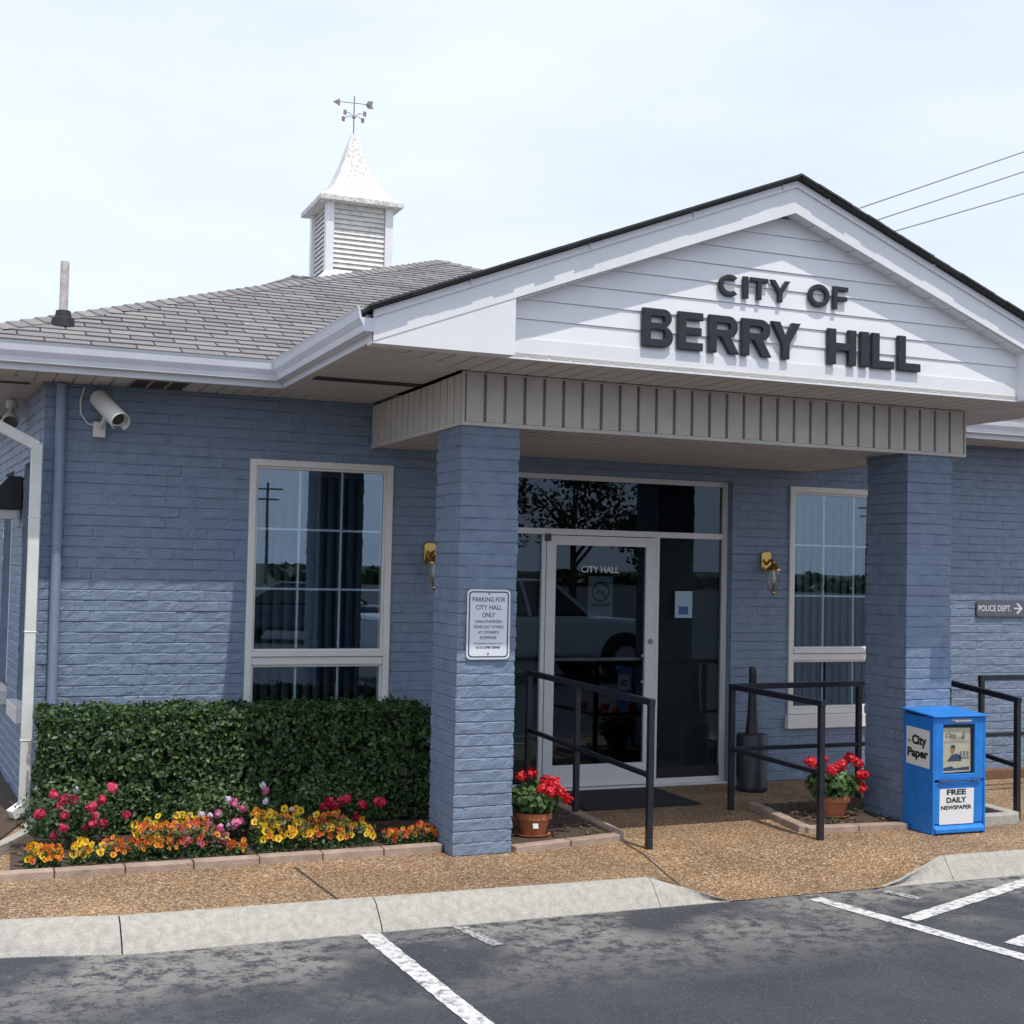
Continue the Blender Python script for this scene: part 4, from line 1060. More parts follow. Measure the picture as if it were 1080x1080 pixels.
rail('short black handrail just right of the blue newspaper box', [(XD, 7.85, .92), (XD, 8.62, .985)],
     [('top_rail', (XD, 7.825, .895), (XD, 8.645, .965), .042), ('mid_rail', (XD, 7.872, .40), (XD, 8.598, .47), .032)], (XD, 8.2, 0))
rail('black handrail along the wall below the grey arrow sign', [(7.92, 8.78, 1.0), (9.6, 8.78, 1.0), (11.3, 8.78, 1.0)],
     [('top_rail', (7.897, 8.78, .979), (11.32, 8.78, .979), .042), ('mid_rail', (7.942, 8.78, .50), (9.578, 8.78, .50), .032), ('mid_rail', (9.622, 8.78, .50), (11.278, 8.78, .50), .032)], (9, 8.78, 0))

# ================================================================== doormat and ash bin
tag(obj('doormat', B(4.36, 5.36, 9.02, 9.80, .003, .016), M['rubber'], base=(4.86, 9.4, 0), bev=.004), 'flat black doormat in front of the glass entrance door', 'mat')
t = thing('ash_bin', 'dark grey smokers ash bin with tall thin neck by the entrance', 'ash bin', (6.12, 9.5, 0))
obj('base', MB().lathe([(.128, 0), (.136, .02), (.127, .05), (.132, .455), (.122, .474), (.06, .48)], (6.13, 9.5, 0), 24), M['black'], t, smooth=40)
obj('neck', MB().lathe([(.058, .478), (.046, .60), (.035, .80), (.033, .97), (.036, 1.0), (.026, 1.03), (.0, 1.035)], (6.13, 9.5, 0), 16), M['black'], t, smooth=40)

# ================================================================== newspaper box
t = thing('newspaper_box', 'bright blue newspaper vending box standing beside the right porch column', 'newspaper box', (6.575, 7.66, 0), R(-1.0))
bx0, bx1, by0, by1 = 6.345, 6.81, 7.50, 7.835
def tb(name, mb, m, par=t, **k): return obj(name, mb, m, par, **k)
WX0, WX1, WZ0, WZ1 = 6.435, 6.715, .425, .775
m_ = MB()
m_.box(bx0, bx0+.016, by0+.002, by1, 0, .825); m_.box(bx1-.016, bx1, by0+.002, by1, 0, .825); m_.box(bx0+.016, bx1-.016, by1-.016, by1, 0, .825)
m_.box(bx0+.016, bx1-.016, by0+.05, by1-.016, .02, .03); m_.box(bx0+.016, bx1-.016, by0+.10, by1-.016, .36, .372)
m_.prism([(by0-.012, .012), (by0-.012, .04), (by0+.03, .075), (by0+.06, .075), (by0+.06, .012)], (bx0+.0165, 0, 0), (0, 1, 0), (0, 0, 1), (bx1-bx0-.033, 0, 0))
body = tb('body', m_, M['bluebox'], bev=.004)
m_ = MB(); m_.prism([(by0-.016, .826), (by1+.01, .852), (by1+.01, .866), (by0-.016, .840)], (bx0-.010, 0, 0), (0, 1, 0), (0, 0, 1), (bx1-bx0+.02, 0, 0)); tb('lid', m_, M['bluebox'], bev=.004)
m_ = MB(); yA, yB_ = by0+.004, by0+.022; e0, e1 = bx0+.017, bx1-.017
m_.box(e0, WX0, yA, yB_, .385, .822); m_.box(WX1, e1, yA, yB_, .385, .822); m_.box(WX0, WX1, yA, yB_, WZ1, .822); m_.box(WX0, WX1, yA, yB_, .385, WZ0)
dd = tb('door', m_, M['bluebox'], bev=.003)
tb('door_pane', B(WX0, WX1, yA+.008, yA+.010, WZ0, WZ1), M['lantern'], dd)
m_ = MB(); m_.tube([(6.52, yA-.0, .800), (6.52, yA-.022, .800), (6.535, yA-.026, .800), (6.645, yA-.026, .800), (6.66, yA-.022, .80), (6.66, yA, .80)], .006, 6); m_.box(6.50, 6.68, yA-.003, yA-.0005, .788, .814); tb('door_handle', m_, M['rim'], dd)
m_ = MB(); m_.tube([(e0+.03, yA-.006, .379), (e1-.03, yA-.006, .379)], .006, 8)
for x in (6.41, 6.69): m_.box(x, x+.05, yA-.010, yA-.001, .368, .392)
tb('hinge', m_, M['inkblue'], dd)
tb('lower_panel', B(e0, e1, by0+.012, by0+.028, .076, .370), M['bluebox'], bev=.003)
O = Vector((6.558, by0+.0105, .19))
c = tb('card', MB().prism([(-.150, -.120), (.150, -.120), (.155, .130), (-.145, .130)], O, (1, 0, 0), (0, 0, 1), (0, .0012, 0)), M['paper'])
m_ = MB(); O4 = O+Vector((0, 0, 0))
for s, a, zc, h, bd in (('FREE', .085, .106, .040, .04), ('DAILY', .088, .050, .040, .04), ('NEWSPAPER', .135, -.002, .030, .035)): text_mb(s, -a, a, zc-h/2, zc+h/2, O4, (1, 0, 0), (0, 0, 1), bold=bd, depth=.001, mb=m_)
tb('card_lettering', m_, M['ink'], c)
O = Vector((bx0-.0012, (by0+by1)/2, .60)); U = Vector((0, -1, 0))
lb = tb('side_label', MB().prism([(-.128, -.128), (.128, -.140), (.128, .128), (-.128, .140)], O, U, (0, 0, 1), (.001, 0, 0)), M['paper'])
m_ = MB()
text_mb('The', -.115, -.075, .028, .045, O, U, (0, 0, 1), bold=.02, depth=.001, mb=m_); text_mb('City', -.065, .095, -.005, .085, O, U, (0, 0, 1), bold=.045, depth=.001, mb=m_); text_mb('Paper', -.115, .115, -.095, .005-.015, O, U, (0, 0, 1), bold=.045, depth=.001, mb=m_)
tb('label_lettering', m_, M['ink'], lb)
t2 = thing('newspaper', 'folded newspaper on display in the window of the blue box', 'newspaper', (6.575, by0+.03, .44))
O = Vector((6.568, by0+.030, .595)); PU, PV = (1, 0, 0), (0, 0, 1)
obj('front_page', MB().prism([(-.125, -.165), (.128, -.160), (.125, .150), (-.120, .155)], O, PU, PV, (0, .004, 0)), M['paper'], t2)
def pb(u0, u1, v0, v1, k, d=.0008): return MB().prism([(u0, v0), (u1, v0), (u1, v1), (u0, v1)], O+Vector((0, -d, 0)), PU, PV, (0, .0006, 0))
m_ = MB(); text_mb('City', -.10, .0, .072, .118, O, PU, PV, bold=.03, depth=.001, mb=m_)
m_.prism([(.045, .072), (.065, .072), (.075, .125), (.060, .125)], O+Vector((0, -.001, 0)), PU, PV, (0, .0006, 0))
for k in range(2): m_.prism([(-.11, .045+k*.010), (.115, .045+k*.010), (.115, .048+k*.010), (-.11, .048+k*.010)], O+Vector((0, -.001, 0)), PU, PV, (0, .0006, 0))
m_.prism([(.025, -.07), (.115, -.07), (.115, -.055), (.025, -.055)], O+Vector((0, -.001, 0)), PU, PV, (0, .0006, 0)); 
for k in range(3): m_.prism([(.03+.03*k, -.05), (.05+.03*k, -.05), (.05+.03*k, -.015), (.03+.03*k, -.015)], O+Vector((0, -.001, 0)), PU, PV, (0, .0006, 0))
obj('headline', m_, M['papergrey'], t2)
m_ = MB().prism([(-.085, -.085), (.045, -.085), (.04, -.045), (.0, -.03), (-.045, -.04)], O+Vector((0, -.001, 0)), PU, PV, (0, .0006, 0)); m_.prism([(-.115, -.15), (.115, -.15), (.115, -.125), (-.02, -.135), (-.04, -.118), (-.115, -.13)], O+Vector((0, -.001, 0)), PU, PV, (0, .0006, 0))
m_.prism([(-.055, .018), (-.045, .030), (-.02, .032), (-.008, .018), (-.012, .004), (-.05, .010)], O+Vector((0, -.0016, 0)), PU, PV, (0, .0005, 0))
obj('photograph', m_, M['inkblue'], t2)
m_ = MB().prism([(-.058, -.005), (-.050, .02), (-.030, .026), (-.014, .012), (-.016, -.018), (-.03, -.035), (-.048, -.03)], O+Vector((0, -.0013, 0)), PU, PV, (0, .0005, 0)); obj('portrait', m_, M['skinprint'], t2)

# ================================================================== plants
# clipped hedge
hx0, hx1, hy0, hy1, hz0, hz1 = .47, 3.14, 8.90, 9.66, .05, .80
def hedge():
    t = thing('hedge', 'clipped dark green box hedge under the tall left window', 'hedge', (1.45, 9.3, 0))
    obj('stems', MB().box(hx0+.09, hx1-.09, hy0+.09, hy1-.05, hz0-.05, hz1-.08), M['hedgeinner'], t)  # one solid dark box filling the inside of the hedge behind the leaves
    fa = [('f', (hx1-hx0)*(hz1-hz0)), ('t', (hx1-hx0)*(hy1-hy0)), ('l', (hy1-hy0)*(hz1-hz0)), ('r', (hy1-hy0)*(hz1-hz0))]
    Ps, Ns = [], []
    for nm, ar in fa:
        n = int(ar*(7500 if nm in 'ft' else 6000)); a = rng.random(n); b = rng.random(n)
        dep = np.abs(rng.normal(0, .035, n))-.012
        if nm == 'f': P = np.stack([hx0+a*(hx1-hx0), hy0+dep, hz0+b*(hz1-hz0)], 1); Nn = np.array([0, -1, .35])
        if nm == 't': P = np.stack([hx0+a*(hx1-hx0), hy0+b*(hy1-hy0), hz1-dep*.9], 1); Nn = np.array([0, -.2, 1])
        if nm == 'l': P = np.stack([hx0+dep, hy0+a*(hy1-hy0), hz0+b*(hz1-hz0)], 1); Nn = np.array([-1, -.1, .35])
        if nm == 'r': P = np.stack([hx1-dep, hy0+a*(hy1-hy0), hz0+b*(hz1-hz0)], 1); Nn = np.array([1, -.1, .35])
        # gentle swells of the clipped face and rounded corners
        sw = np.array([noise.noise((p[0]*3.1, p[1]*3.1, p[2]*3.1))*.045+noise.noise((p[0]*9, p[1]*9, p[2]*9))*.034 for p in P])
        Nb = Nn/np.linalg.norm(Nn); P = P+Nb*sw[:, None]
        rim = np.minimum(P[:, 2]-hz0, 9); over = np.clip(P[:, 2]-(hz1-.07), 0, .1)
        if nm == 'f': P[:, 1] += over*.55
        ex_ = np.clip(hx0+.06-P[:, 0], 0, .1)
        if nm in 'ft': P[:, 1] += ex_*.6
        keep = np.array([noise.noise((p[0]*14, p[1]*14, p[2]*14+5)) > -.33 for p in P])
        Ps.append(P[keep]); Ns.append((Nb[None, :]+rng.normal(size=P.shape)*.55)[keep])
    n = 700; Ps.append(np.stack([rng.uniform(hx0, hx1, n), rng.uniform(hy0, hy1, n), hz1+np.abs(rng.normal(0, .02, n))], 1)); Ns.append(rng.normal(size=(n, 3)))
    P = np.concatenate(Ps); Nn = np.concatenate(Ns)
    leaf_mesh('foliage', P, Nn, rng.uniform(.020, .050, len(P)), .58, .3, M['hedge'], t)
hedge()

def bloom(r, n, flat=1., jit=.25, asp=.9):
    """mesh of a double flower: overlapping petals round a ball"""
    me_P, me_N = ellipsoid_leaves((0, 0, 0), (r*.75, r*.75, r*.75*flat), n, jit, .5); return me_P, me_N
def bloom_mesh(name, r, n, m, flat=1., petal=.8):
    P, Nn = bloom(r, n, flat); o = leaf_mesh(name, P, Nn, rng.uniform(.8, 1.2, n)*r*petal, .95, .35, m); me = o.data; col.objects.unlink(o); bpy.data.objects.remove(o); return me
def place(name, me, par, p, rot=(0, 0, 0), s=1.):
    o = bpy.data.objects.new(name, me); col.objects.link(o); o.parent = par; o.location = Vector(p)-par.location; o.rotation_euler = rot; o.scale = (s, s, s); return o
ROSE = {k: [bloom_mesh('flower', .028 if k == 'lilac' else .038, 34, M[k]) for _ in range(3)] for k in ('rose', 'crimson', 'pink', 'lilac')}
for k in ('rose', 'crimson', 'pink', 'lilac'):
    pass
def rose_bush(c, rad, nleaf, flowers, label):
    t = thing('rose_bush', label, 'rose bush', (c[0], c[1], .04))
    P, Nn = ellipsoid_leaves((c[0], c[1], c[2]), rad, nleaf, .7, .25); leaf_mesh('foliage', P, Nn, rng.uniform(.022, .042, nleaf), .6, .3, M['leaf'], t)
    m_ = MB()
    for i in range(9):
        a = 2*math.pi*i/9; e = (c[0]+rad[0]*.7*math.cos(a), c[1]+rad[1]*.7*math.sin(a), c[2]+rad[2]*random.uniform(0, .8)); m_.tube([(c[0], c[1], .03), ((c[0]+e[0])/2, (c[1]+e[1])/2, c[2]*.8), e], .004, 5)
    obj('stems', m_, M['leaf'], t)
    for x, y, z, k in flowers: place('flower', random.choice(ROSE[k]), t, (x, y, z), (random.random()*6, random.random()*6, 0), random.uniform(.75, 1.1))
def at(px, py, Y):
    d = fw+r2*((px-540)/F_)+u2*((540-py)/F_); k = Y/d.y; return (d.x*k, Y, H_+d.z*k)
fl = [(x, y, 'rose') for x, y in ((42, 858), (56, 838), (67, 842), (78, 843), (64, 850), (68, 860), (97, 851), (107, 844), (119, 831), (100, 860), (98, 868), (110, 868), (134, 859), (57, 881), (90, 872), (67, 873))]
def fpt(px, py, Y): return at(px, py, Y+random.uniform(-.05, .07))
rose_bush((.66, 8.62, .27), (.36, .22, .22), 1500, [(*fpt(x, y, 8.45), k) for x, y, k in fl]+[(*fpt(80, 833, 8.5), 'lilac')], 'rose bush with coral pink blooms by the white downspout')
fl = [(280, 834, 'pink'), (278, 828, 'lilac'), (241, 843, 'lilac'), (246, 847, 'pink'), (256, 853, 'pink'), (230, 859, 'pink'), (249, 868, 'pink'), (254, 866, 'pink'), (241, 870, 'lilac'), (232, 874, 'pink'), (268, 869, 'pink'), (213, 859, 'lilac'), (308, 854, 'lilac'), (273, 873, 'lilac'), (222, 860, 'lilac'), (280, 845, 'lilac')]
rose_bush((1.62, 8.62, .24), (.38, .2, .2), 1500, [(*fpt(x, y, 8.42), k) for x, y, k in fl], 'rose bush with pink and pale lilac blooms below the hedge centre')
fl = [(341, 851, 'crimson'), (347, 845, 'crimson'), (361, 845, 'crimson'), (367, 842, 'crimson'), (382, 848, 'crimson'), (398, 846, 'crimson'), (376, 862, 'crimson'), (363, 866, 'crimson'), (403, 846, 'crimson'), (352, 850, 'crimson')]
rose_bush((2.33, 8.62, .25), (.36, .2, .2), 1400, [(*fpt(x, y, 8.42), k) for x, y, k in fl], 'rose bush with red blooms nearest the left porch column')

# pansies
def pansy_mesh(m):
    mb = MB(); r0 = .020
    for k in range(5):
        a = R(90+72*k); c0 = Vector((math.cos(a), 0, math.sin(a)))*r0*.62; n = 7; z_ = -.001*k
        vs = [Vector((0, -.002+z_, 0))]+[c0+Vector((math.cos(a+2*math.pi*i/n)*r0*.62, -.006*math.cos(2*math.pi*i/n)+z_, math.sin(a+2*math.pi*i/n)*r0*.62)) for i in range(n)]
        mb.add(vs[1:], [tuple(range(n))])
    o = len(mb.f)
    n = 6; mb.add([(r0*.34*math.cos(2*math.pi*i/n), -.009, r0*.42*math.sin(2*math.pi*i/n)-.004) for i in range(n)], [tuple(range(n))])
    me = bpy.data.meshes.new('flower'); setmesh(me, mb); me.materials.append(m); me.materials.append(M['eye']); me.polygons[len(me.polygons)-1].material_index = 1
    return me
PAN = {k: pansy_mesh(M[k]) for k in ('yellow', 'orange', 'rust', 'mauve')}
def pansies(px0, px1, y0, y1, ztop, mixk, n, label, hgt=.13):
    """a clump filling px0..px1 in the photograph between depths y0 and y1"""
    xa = at(px0, 900, (y0+y1)/2)[0]; xb = at(px1, 900, (y0+y1)/2)[0]; c = ((xa+xb)/2, (y0+y1)/2, .035)
    t = thing('pansy_clump', label, 'pansies', c)
    nl = int(n*20); P = np.stack([rng.uniform(xa, xb, nl), rng.uniform(y0, y1, nl), .035+rng.random(nl)**1.2*hgt*.95], 1)
    leaf_mesh('foliage', P, rng.normal(size=(nl, 3))+np.array([0, -.4, .6]), rng.uniform(.022, .042, nl), .5, .3, M['leaf'], t)
    n = int(n*1.75)
    for i in range(n):
        k = random.choices([q[0] for q in mixk], [q[1] for q in mixk])[0]; b = random.random()
        z = .045+hgt*(.45+.45*b+random.uniform(-.12, .2)); big = 1.25 if k == 'yellow' else 1.0
        place('flower', PAN[k], t, (random.uniform(xa, xb), y0+.0+(y1-y0)*b*.9-.01, z), (R(random.uniform(-45, 15)), R(random.uniform(-30, 30)), R(random.uniform(-50, 40))), random.uniform(.55, .9)*big)
pansies(26, 64, 8.10, 8.26, .1, [('orange', 6), ('yellow', 2), ('rust', 2)], 26, 'orange pansy clump at the far left end of the bed', .10)
pansies(74, 108, 8.12, 8.26, .1, [('yellow', 8), ('orange', 2)], 15, 'small yellow pansy clump between two orange clumps at the left end', .11)
pansies(108, 150, 8.12, 8.28, .1, [('rust', 5), ('orange', 3)], 24, 'rusty orange pansy clump in front of the coral rose bush', .11)
pansies(148, 184, 8.12, 8.36, .1, [('rust', 3), ('orange', 5), ('yellow', 1)], 44, 'tall flame orange pansy clump with yellow heads behind it', .17)
pansies(140, 172, 8.36, 8.46, .1, [('yellow', 1)], 12, 'yellow pansy clump standing behind the flame orange clump', .20)
pansies(184, 226, 8.12, 8.36, .1, [('mauve', 4), ('rust', 4), ('orange', 2)], 44, 'dusky pink and orange pansy clump left of the bed centre', .18)
pansies(182, 212, 8.38, 8.48, .1, [('yellow', 1)], 9, 'yellow pansy clump rising behind the dusky pink clump', .23)
pansies(222, 240, 8.14, 8.3, .1, [('mauve', 3), ('yellow', 1)], 9, 'sparse mauve pansy clump with one yellow head near the bed centre', .12)
pansies(238, 260, 8.10, 8.2, .1, [('orange', 2), ('rust', 2)], 9, 'tiny orange pansy clump in the gap below the pink roses', .07)
pansies(266, 318, 8.12, 8.42, .1, [('yellow', 6), ('orange', 5)], 60, 'large yellow and amber pansy clump right of the bed centre', .20)
pansies(316, 366, 8.12, 8.40, .1, [('rust', 6), ('orange', 3), ('yellow', 2)], 56, 'large red and orange pansy clump in front of the red rose bush', .18)
pansies(364, 392, 8.14, 8.32, .1, [('yellow', 3), ('orange', 1)], 9, 'thin yellow pansy clump right of the red and orange clump', .13)
pansies(404, 432, 8.12, 8.24, .1, [('rust', 5), ('orange', 1)], 16, 'low dark red pansy clump left of the last clump by the column', .08)
pansies(430, 464, 8.12, 8.24, .1, [('rust', 3), ('orange', 2)], 20, 'low orange red pansy clump against the left porch column', .10)

# geraniums in terracotta pots
GER = [bloom_mesh('flower_head', .062, 60, M['red'], .8, .5) for _ in range(3)]
def geranium(c, heads, label, rad):
    t = thing('potted_geranium', label, 'potted plant', (c[0], c[1], .03), group='red geraniums in terracotta pots')
    z = .03
    obj('pot', MB().lathe([(.085, z+.005), (.115, z+.115), (.130, z+.117), (.132, z+.158), (.118, z+.158), (.105, z+.12)], (c[0], c[1], 0), 24), M['terracotta'], t, smooth=35)
    obj('saucer', MB().lathe([(.10, z-.005), (.125, z+.015), (.118, z+.016), (.10, z+.004)], (c[0], c[1], 0), 24), M['terracotta'], t, smooth=35)
    obj('soil', MB().lathe([(.0, z+.14), (.112, z+.14)], (c[0], c[1], 0), 16, False), M['soil'], t)
    n = 620; P, Nn = ellipsoid_leaves((c[0], c[1], z+.235), rad, n, .5, .35); leaf_mesh('foliage', P, Nn, rng.uniform(.035, .06, n), .95, .2, M['geraniumleaf'], t)
    m_ = MB()
    for (x, y, zz) in heads: m_.tube([(c[0], c[1], z+.13), (x*.5+c[0]*.5, y*.5+c[1]*.5, zz*.6+.06), (x, y, zz)], .004, 5)
    obj('stems', m_, M['geraniumleaf'], t)
    for p in heads: place('flower_head', random.choice(GER), t, p, (random.uniform(-.5, .5), random.uniform(-.5, .5), random.random()*6), random.uniform(.85, 1.15))
g1 = [at(px, py, 8.12+random.uniform(-.08, .1)) for px, py in ((549, 818), (556, 836), (561, 815), (575, 823), (584, 826), (590, 835), (598, 842), (581, 834), (572, 831))]
geranium((3.57, 8.20), g1, 'red geranium in a terracotta pot beside the left porch column', (.19, .17, .13))
g2 = [at(px, py, 8.12+random.uniform(-.08, .1)) for px, py in ((856, 803), (868, 800), (878, 812), (887, 806), (897, 799), (905, 804), (909, 817), (907, 830), (864, 808))]
geranium((6.0, 8.20), g2, 'red geranium in a terracotta pot left of the blue newspaper box', (.21, .18, .13))
tag(obj('price_sticker', MB().prism([(-.018, -.016), (.018, -.016), (.018, .016), (-.018, .016)], (3.535, 8.069, .115), Vector((.97, -.25, 0)), (0, .2, 1), (0, -.002, 0)), M['paper'], base=(3.535, 8.07, .115)), 'tiny white price sticker on the left terracotta pot', 'sticker')

# a few sprigs of weeds in the right bed
n = 60; P = np.stack([rng.normal(5.82, .028, n), rng.normal(7.95, .018, n), .035+rng.random(n)*.05], 1)
tag(leaf_mesh('weed', P, rng.normal(size=(n, 3)), rng.uniform(.015, .03, n), .5, .3, M['leaf'], base=(5.82, 7.95, .03)), 'small green weed in the soil below the right geranium pot', 'weed')
# bark chips and litter on the soil
m_ = MB()
for i in range(700):
    reg = random.choice(((.3, 2.8, 8.08, 8.85), (3.3, 4.1, 8.1, 9.7), (5.65, 7.2, 7.9, 8.7)))
    x = random.uniform(reg[0], reg[1]); y = random.uniform(reg[2], reg[3]); a = random.random()*6; s = random.uniform(.008, .03)
    d = Vector((math.cos(a), math.sin(a), random.uniform(-.3, .3))); z = .042+.012*(y-8 if y > 8 else 0)
    m_.bar(Vector((x, y, z))-d*s, Vector((x, y, z))+d*s, s*.7, .006)
struct('bark_chips', m_, mat('bark_chip', (.10, .065, .04), .9, island=[(.05, .035, .022), (.11, .07, .045), (.17, .12, .08)]), kind='stuff')

# ================================================================== across the lot (seen reflected in the glass)
def wheel(t, x, y, r0, wd, side):
    o = obj('wheel', MB().tube([(x, y-wd/2, r0), (x, y-wd*.38, r0), (x, y+wd*.38, r0), (x, y+wd/2, r0)], [r0*.93, r0, r0, r0*.93], 24), M['tyre'], t, local=True, smooth=30)
    obj('rim', MB().tube([(x, y+side*wd*.505, r0), (x, y+side*wd*.53, r0)], r0*.62, 12), M['rim'], o, local=True)
def hull(poly, w0, w1, zsplit):
    """body from a side outline (x,z): full width below zsplit, narrowing to w1 at the top"""
    zmax = max(p[1] for p in poly); m_ = MB(); n = len(poly); rows = []
    for s, k in ((-1, 1.), (1, 1.)):
        for x, z in poly:
            t_ = max(0, (z-zsplit)/(zmax-zsplit+1e-6)); rows.append((x, s*(w0+(w1-w0)*t_), z))
    m_.add(rows, [tuple(range(n)), tuple(reversed(range(n, 2*n)))]+[(i, n+i, n+(i+1) % n, (i+1) % n) for i in range(n)])
    return m_
def car(label, loc, rz, paint, pickup=False, name='parked_car', cat='car'):
    t = thing(name, label, cat, loc, rz)
    if pickup:
        body = [(-2.6, .45), (-2.0, .42), (1.2, .42), (2.5, .42), (2.72, .55), (2.72, .88), (2.55, 1.04), (1.1, 1.14), (-.6, 1.10), (-2.68, 1.10), (-2.7, .55)]
        cab = [(1.12, 1.12), (.42, 1.72), (-.75, 1.74), (-.95, 1.10)]; W0 = .95; wb = (1.72, -1.6); wr = .39
    else:
        body = [(-2.2, .42), (-1.5, .28), (1.5, .28), (2.1, .32), (2.28, .5), (2.22, .72), (1.1, .92), (-1.4, .95), (-2.15, .92), (-2.28, .65)]
        cab = [(1.05, .91), (.35, 1.40), (-.85, 1.43), (-1.65, .94)]; W0 = .86; wb = (1.35, -1.35); wr = .32
    obj('body', hull(body, W0, W0-.06, .75), paint, t, local=True, bev=.07)
    obj('cabin', hull(cab, W0-.07, W0-.27, .92), M['carglass'], t, local=True, bev=.05)
    rf = [(p[0]*.94+(.0), p[1]+.012) for p in cab[1:3]]
    m_ = MB(); m_.box(cab[2][0]+.02, cab[1][0]-.02, -(W0-.26), W0-.26, cab[1][1]-.01, cab[1][1]+.045); obj('roof', m_, paint, t, local=True, bev=.03)
    m_ = MB()
    for s in (-1, 1):
        for a, b in ((cab[0], cab[1]), (((cab[1][0]+cab[2][0])/2, cab[1][1]), ((cab[0][0]+cab[3][0])/2-.1, cab[0][1])), (cab[2], cab[3])):
            f = lambda p: Vector((p[0], s*((W0-.065)+(-.20)*max(0, (p[1]-.92)/(cab[1][1]-.92))), p[1])); m_.bar(f(a), f(b), .06, .05, (0, 1, 0))
    obj('pillars', m_, paint, t, local=True)
    for x in wb:
        for s in (-1, 1):
            wheel(t, x, s*(W0-.06), wr, .22, s)
            obj('wheel_arch', MB().tube([(x, s*(W0-.02), wr), (x, s*(W0+.006), wr)], wr*1.2, 20), M['tyre'], t, local=True)
    for s in (-1, 1):
        obj('headlight', MB().box(body[4][0]-.25, body[4][0]+.0, s*(W0-.18)-.14, s*(W0-.18)+.14, .62 if not pickup else .78, .74 if not pickup else .96), M['lampglass'], t, local=True, bev=.02)
    return t
car('white pickup truck parked behind the viewer and mirrored in the entrance door', (8.9, -1.55, RD), 0, M['carwhite'], True, 'pickup_truck', 'pickup truck')
car('silver car parked beyond the pickup and mirrored in the glass', (11.2, -6.2, RD), R(8), M['carsilver'])
car('dark car parked far across the lot and mirrored in the left window', (7.6, -12.6, RD), R(205), M['cardark'])
car('silver car parked far across the lot beside a dark car', (14.2, -15.5, RD), R(90), M['carsilver'])
def tree(x, y, h, r0, label, n=2600):
    t = thing('tree', label, 'tree', (x, y, RD), group='trees across the parking lot')
    m_ = MB(); m_.tube([(x, y, RD), (x+.05, y, h*.3), (x-.05, y+.05, h*.55), (x, y, h*.8)], [.16, .13, .09, .03], 8)
    for i in range(6):
        a = i*1.05; m_.tube([(x, y, h*(.28+.05*i)), (x+r0*.35*math.cos(a), y+r0*.35*math.sin(a), h*(.45+.05*i)), (x+r0*.7*math.cos(a), y+r0*.7*math.sin(a), h*(.55+.06*i))], [.07, .05, .015], 6)
    obj('trunk', m_, M['bark'], t, smooth=True)
    Ps, Ns = [], []
    for i in range(16):
        a = random.random()*6.28; q = random.random()**.5*r0*.75; zz = h*random.uniform(.42, .9); k = 1-abs(zz/h-.62)
        c = (x+q*math.cos(a)*k, y+q*math.sin(a)*k, zz); s = r0*random.uniform(.28, .45)
        P, Nn = ellipsoid_leaves(c, (s, s, s*.8), n//16, .8, .2); Ps.append(P); Ns.append(Nn)
    P = np.concatenate(Ps); leaf_mesh('crown', P, np.concatenate(Ns), rng.uniform(.14, .26, len(P)), .6, .3, M['treeleaf'], t)
for i, (x, y, h, r0) in enumerate(((17.5, -26, 6.0, 2.4), (21.0, -25, 6.4, 2.6), (25.3, -27, 4.4, 1.8))):
    tree(x, y, h, r0, ['bushy green tree across the lot mirrored left in the transom', 'tall green tree across the lot mirrored above the door', 'lower green tree across the lot mirrored at the right of the transom'][i])
def pole(x, y, h, label):
    t = thing('utility_pole', label, 'utility pole', (x, y, RD)); obj('post', MB().tube([(x, y, RD), (x, y, h)], [.16, .10], 8), M['pole'], t)
    obj('crossarm', MB().bar((x-1.3, y, h-.6), (x+1.3, y, h-.6), .12, .14), M['pole'], t); obj('crossarm', MB().bar((x-1.0, y, h-1.5), (x+1.0, y, h-1.5), .12, .14), M['pole'], t)
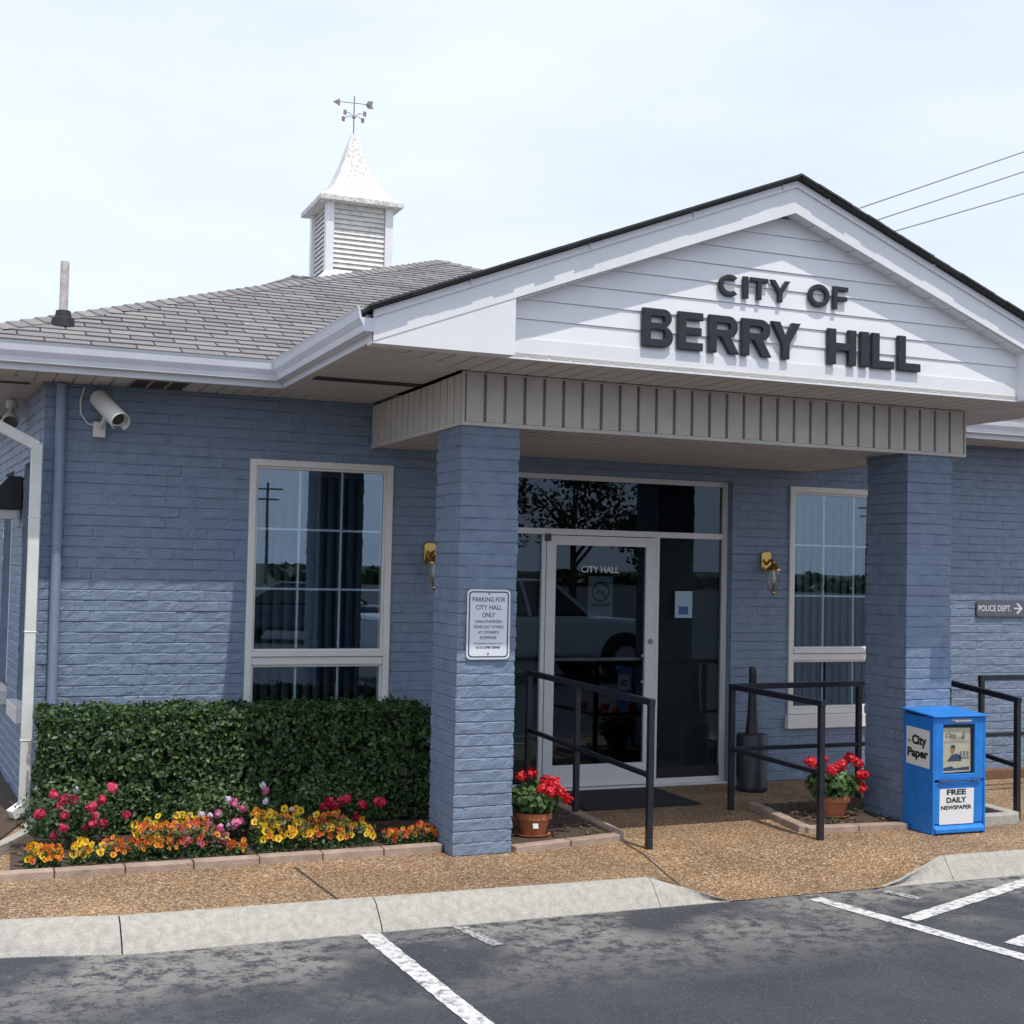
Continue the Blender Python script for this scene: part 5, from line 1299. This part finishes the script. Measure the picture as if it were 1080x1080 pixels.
pole(23, -90, 8.5, 'wooden utility pole mirrored in the tall left window'); pole(88, -95, 9.5, 'wooden utility pole mirrored in the right window')
Ps = []
for i in range(60):
    x = random.uniform(-60, 170); y = random.uniform(-130, -95); h = random.uniform(.6, 1.6)*(1.6 if random.random() < .15 else 1); w_ = random.uniform(3, 7)
    P, Nn = ellipsoid_leaves((x, y, h*.5), (w_, 2, h*.6), 130, .8, .3); Ps.append(P)
P = np.concatenate(Ps); P[:, 2] = np.maximum(P[:, 2], .1)
o = leaf_mesh('far_trees', P, rng.normal(size=P.shape), rng.uniform(.7, 1.5, len(P)), .7, .3, M['treeleaf'], base=(50, -110, RD)); o['kind'] = 'stuff'

# power lines over the roof
def wire(px0, py0, px1, py1, Y, label):
    a = Vector(at(px0, py0, Y)); b = Vector(at(px1, py1, Y)); d = b-a; p = a-d*.9; q = a+d*4.; pts = []
    for i in range(41):
        s = i/40; c = p.lerp(q, s); c.z += 0
        pts.append(c)
    return tag(obj('power_line', MB().tube(pts, .017, 5), M['wire'], base=pts[0]), label, 'wire', 'power lines crossing the sky behind the gable')
wire(905, 220, 1080, 160, 22, 'highest of the three power lines right of the gable peak')
wire(925, 232, 1080, 181, 22.5, 'middle power line of the three right of the gable peak')
wire(943, 244, 1080, 204, 23, 'lowest of the three power lines right of the gable peak')

# leaf litter blown against the kerb and over the paving
n = 90; X = rng.uniform(.3, 7.5, n); Y = np.where(rng.random(n) < .5, 6.76-np.abs(rng.normal(0, .12, n)), rng.uniform(7.1, 8.6, n)); Z = np.where(Y < 6.8, RD+.008, .008)
keep = ~((Y > 6.8) & ((X < 2.95) & (Y > 7.9))); P = np.stack([X, Y, Z], 1)[keep]
o = leaf_mesh('leaf_litter', P, rng.normal(size=P.shape)*.25+np.array([0, 0, 1.]), rng.uniform(.010, .026, len(P)), .5, .2, mat('dry_leaf', (.2, .13, .06), .9, island=[(.10, .06, .03), (.24, .16, .07), (.34, .27, .14)]), base=(4, 7, RD)); o['kind'] = 'stuff'
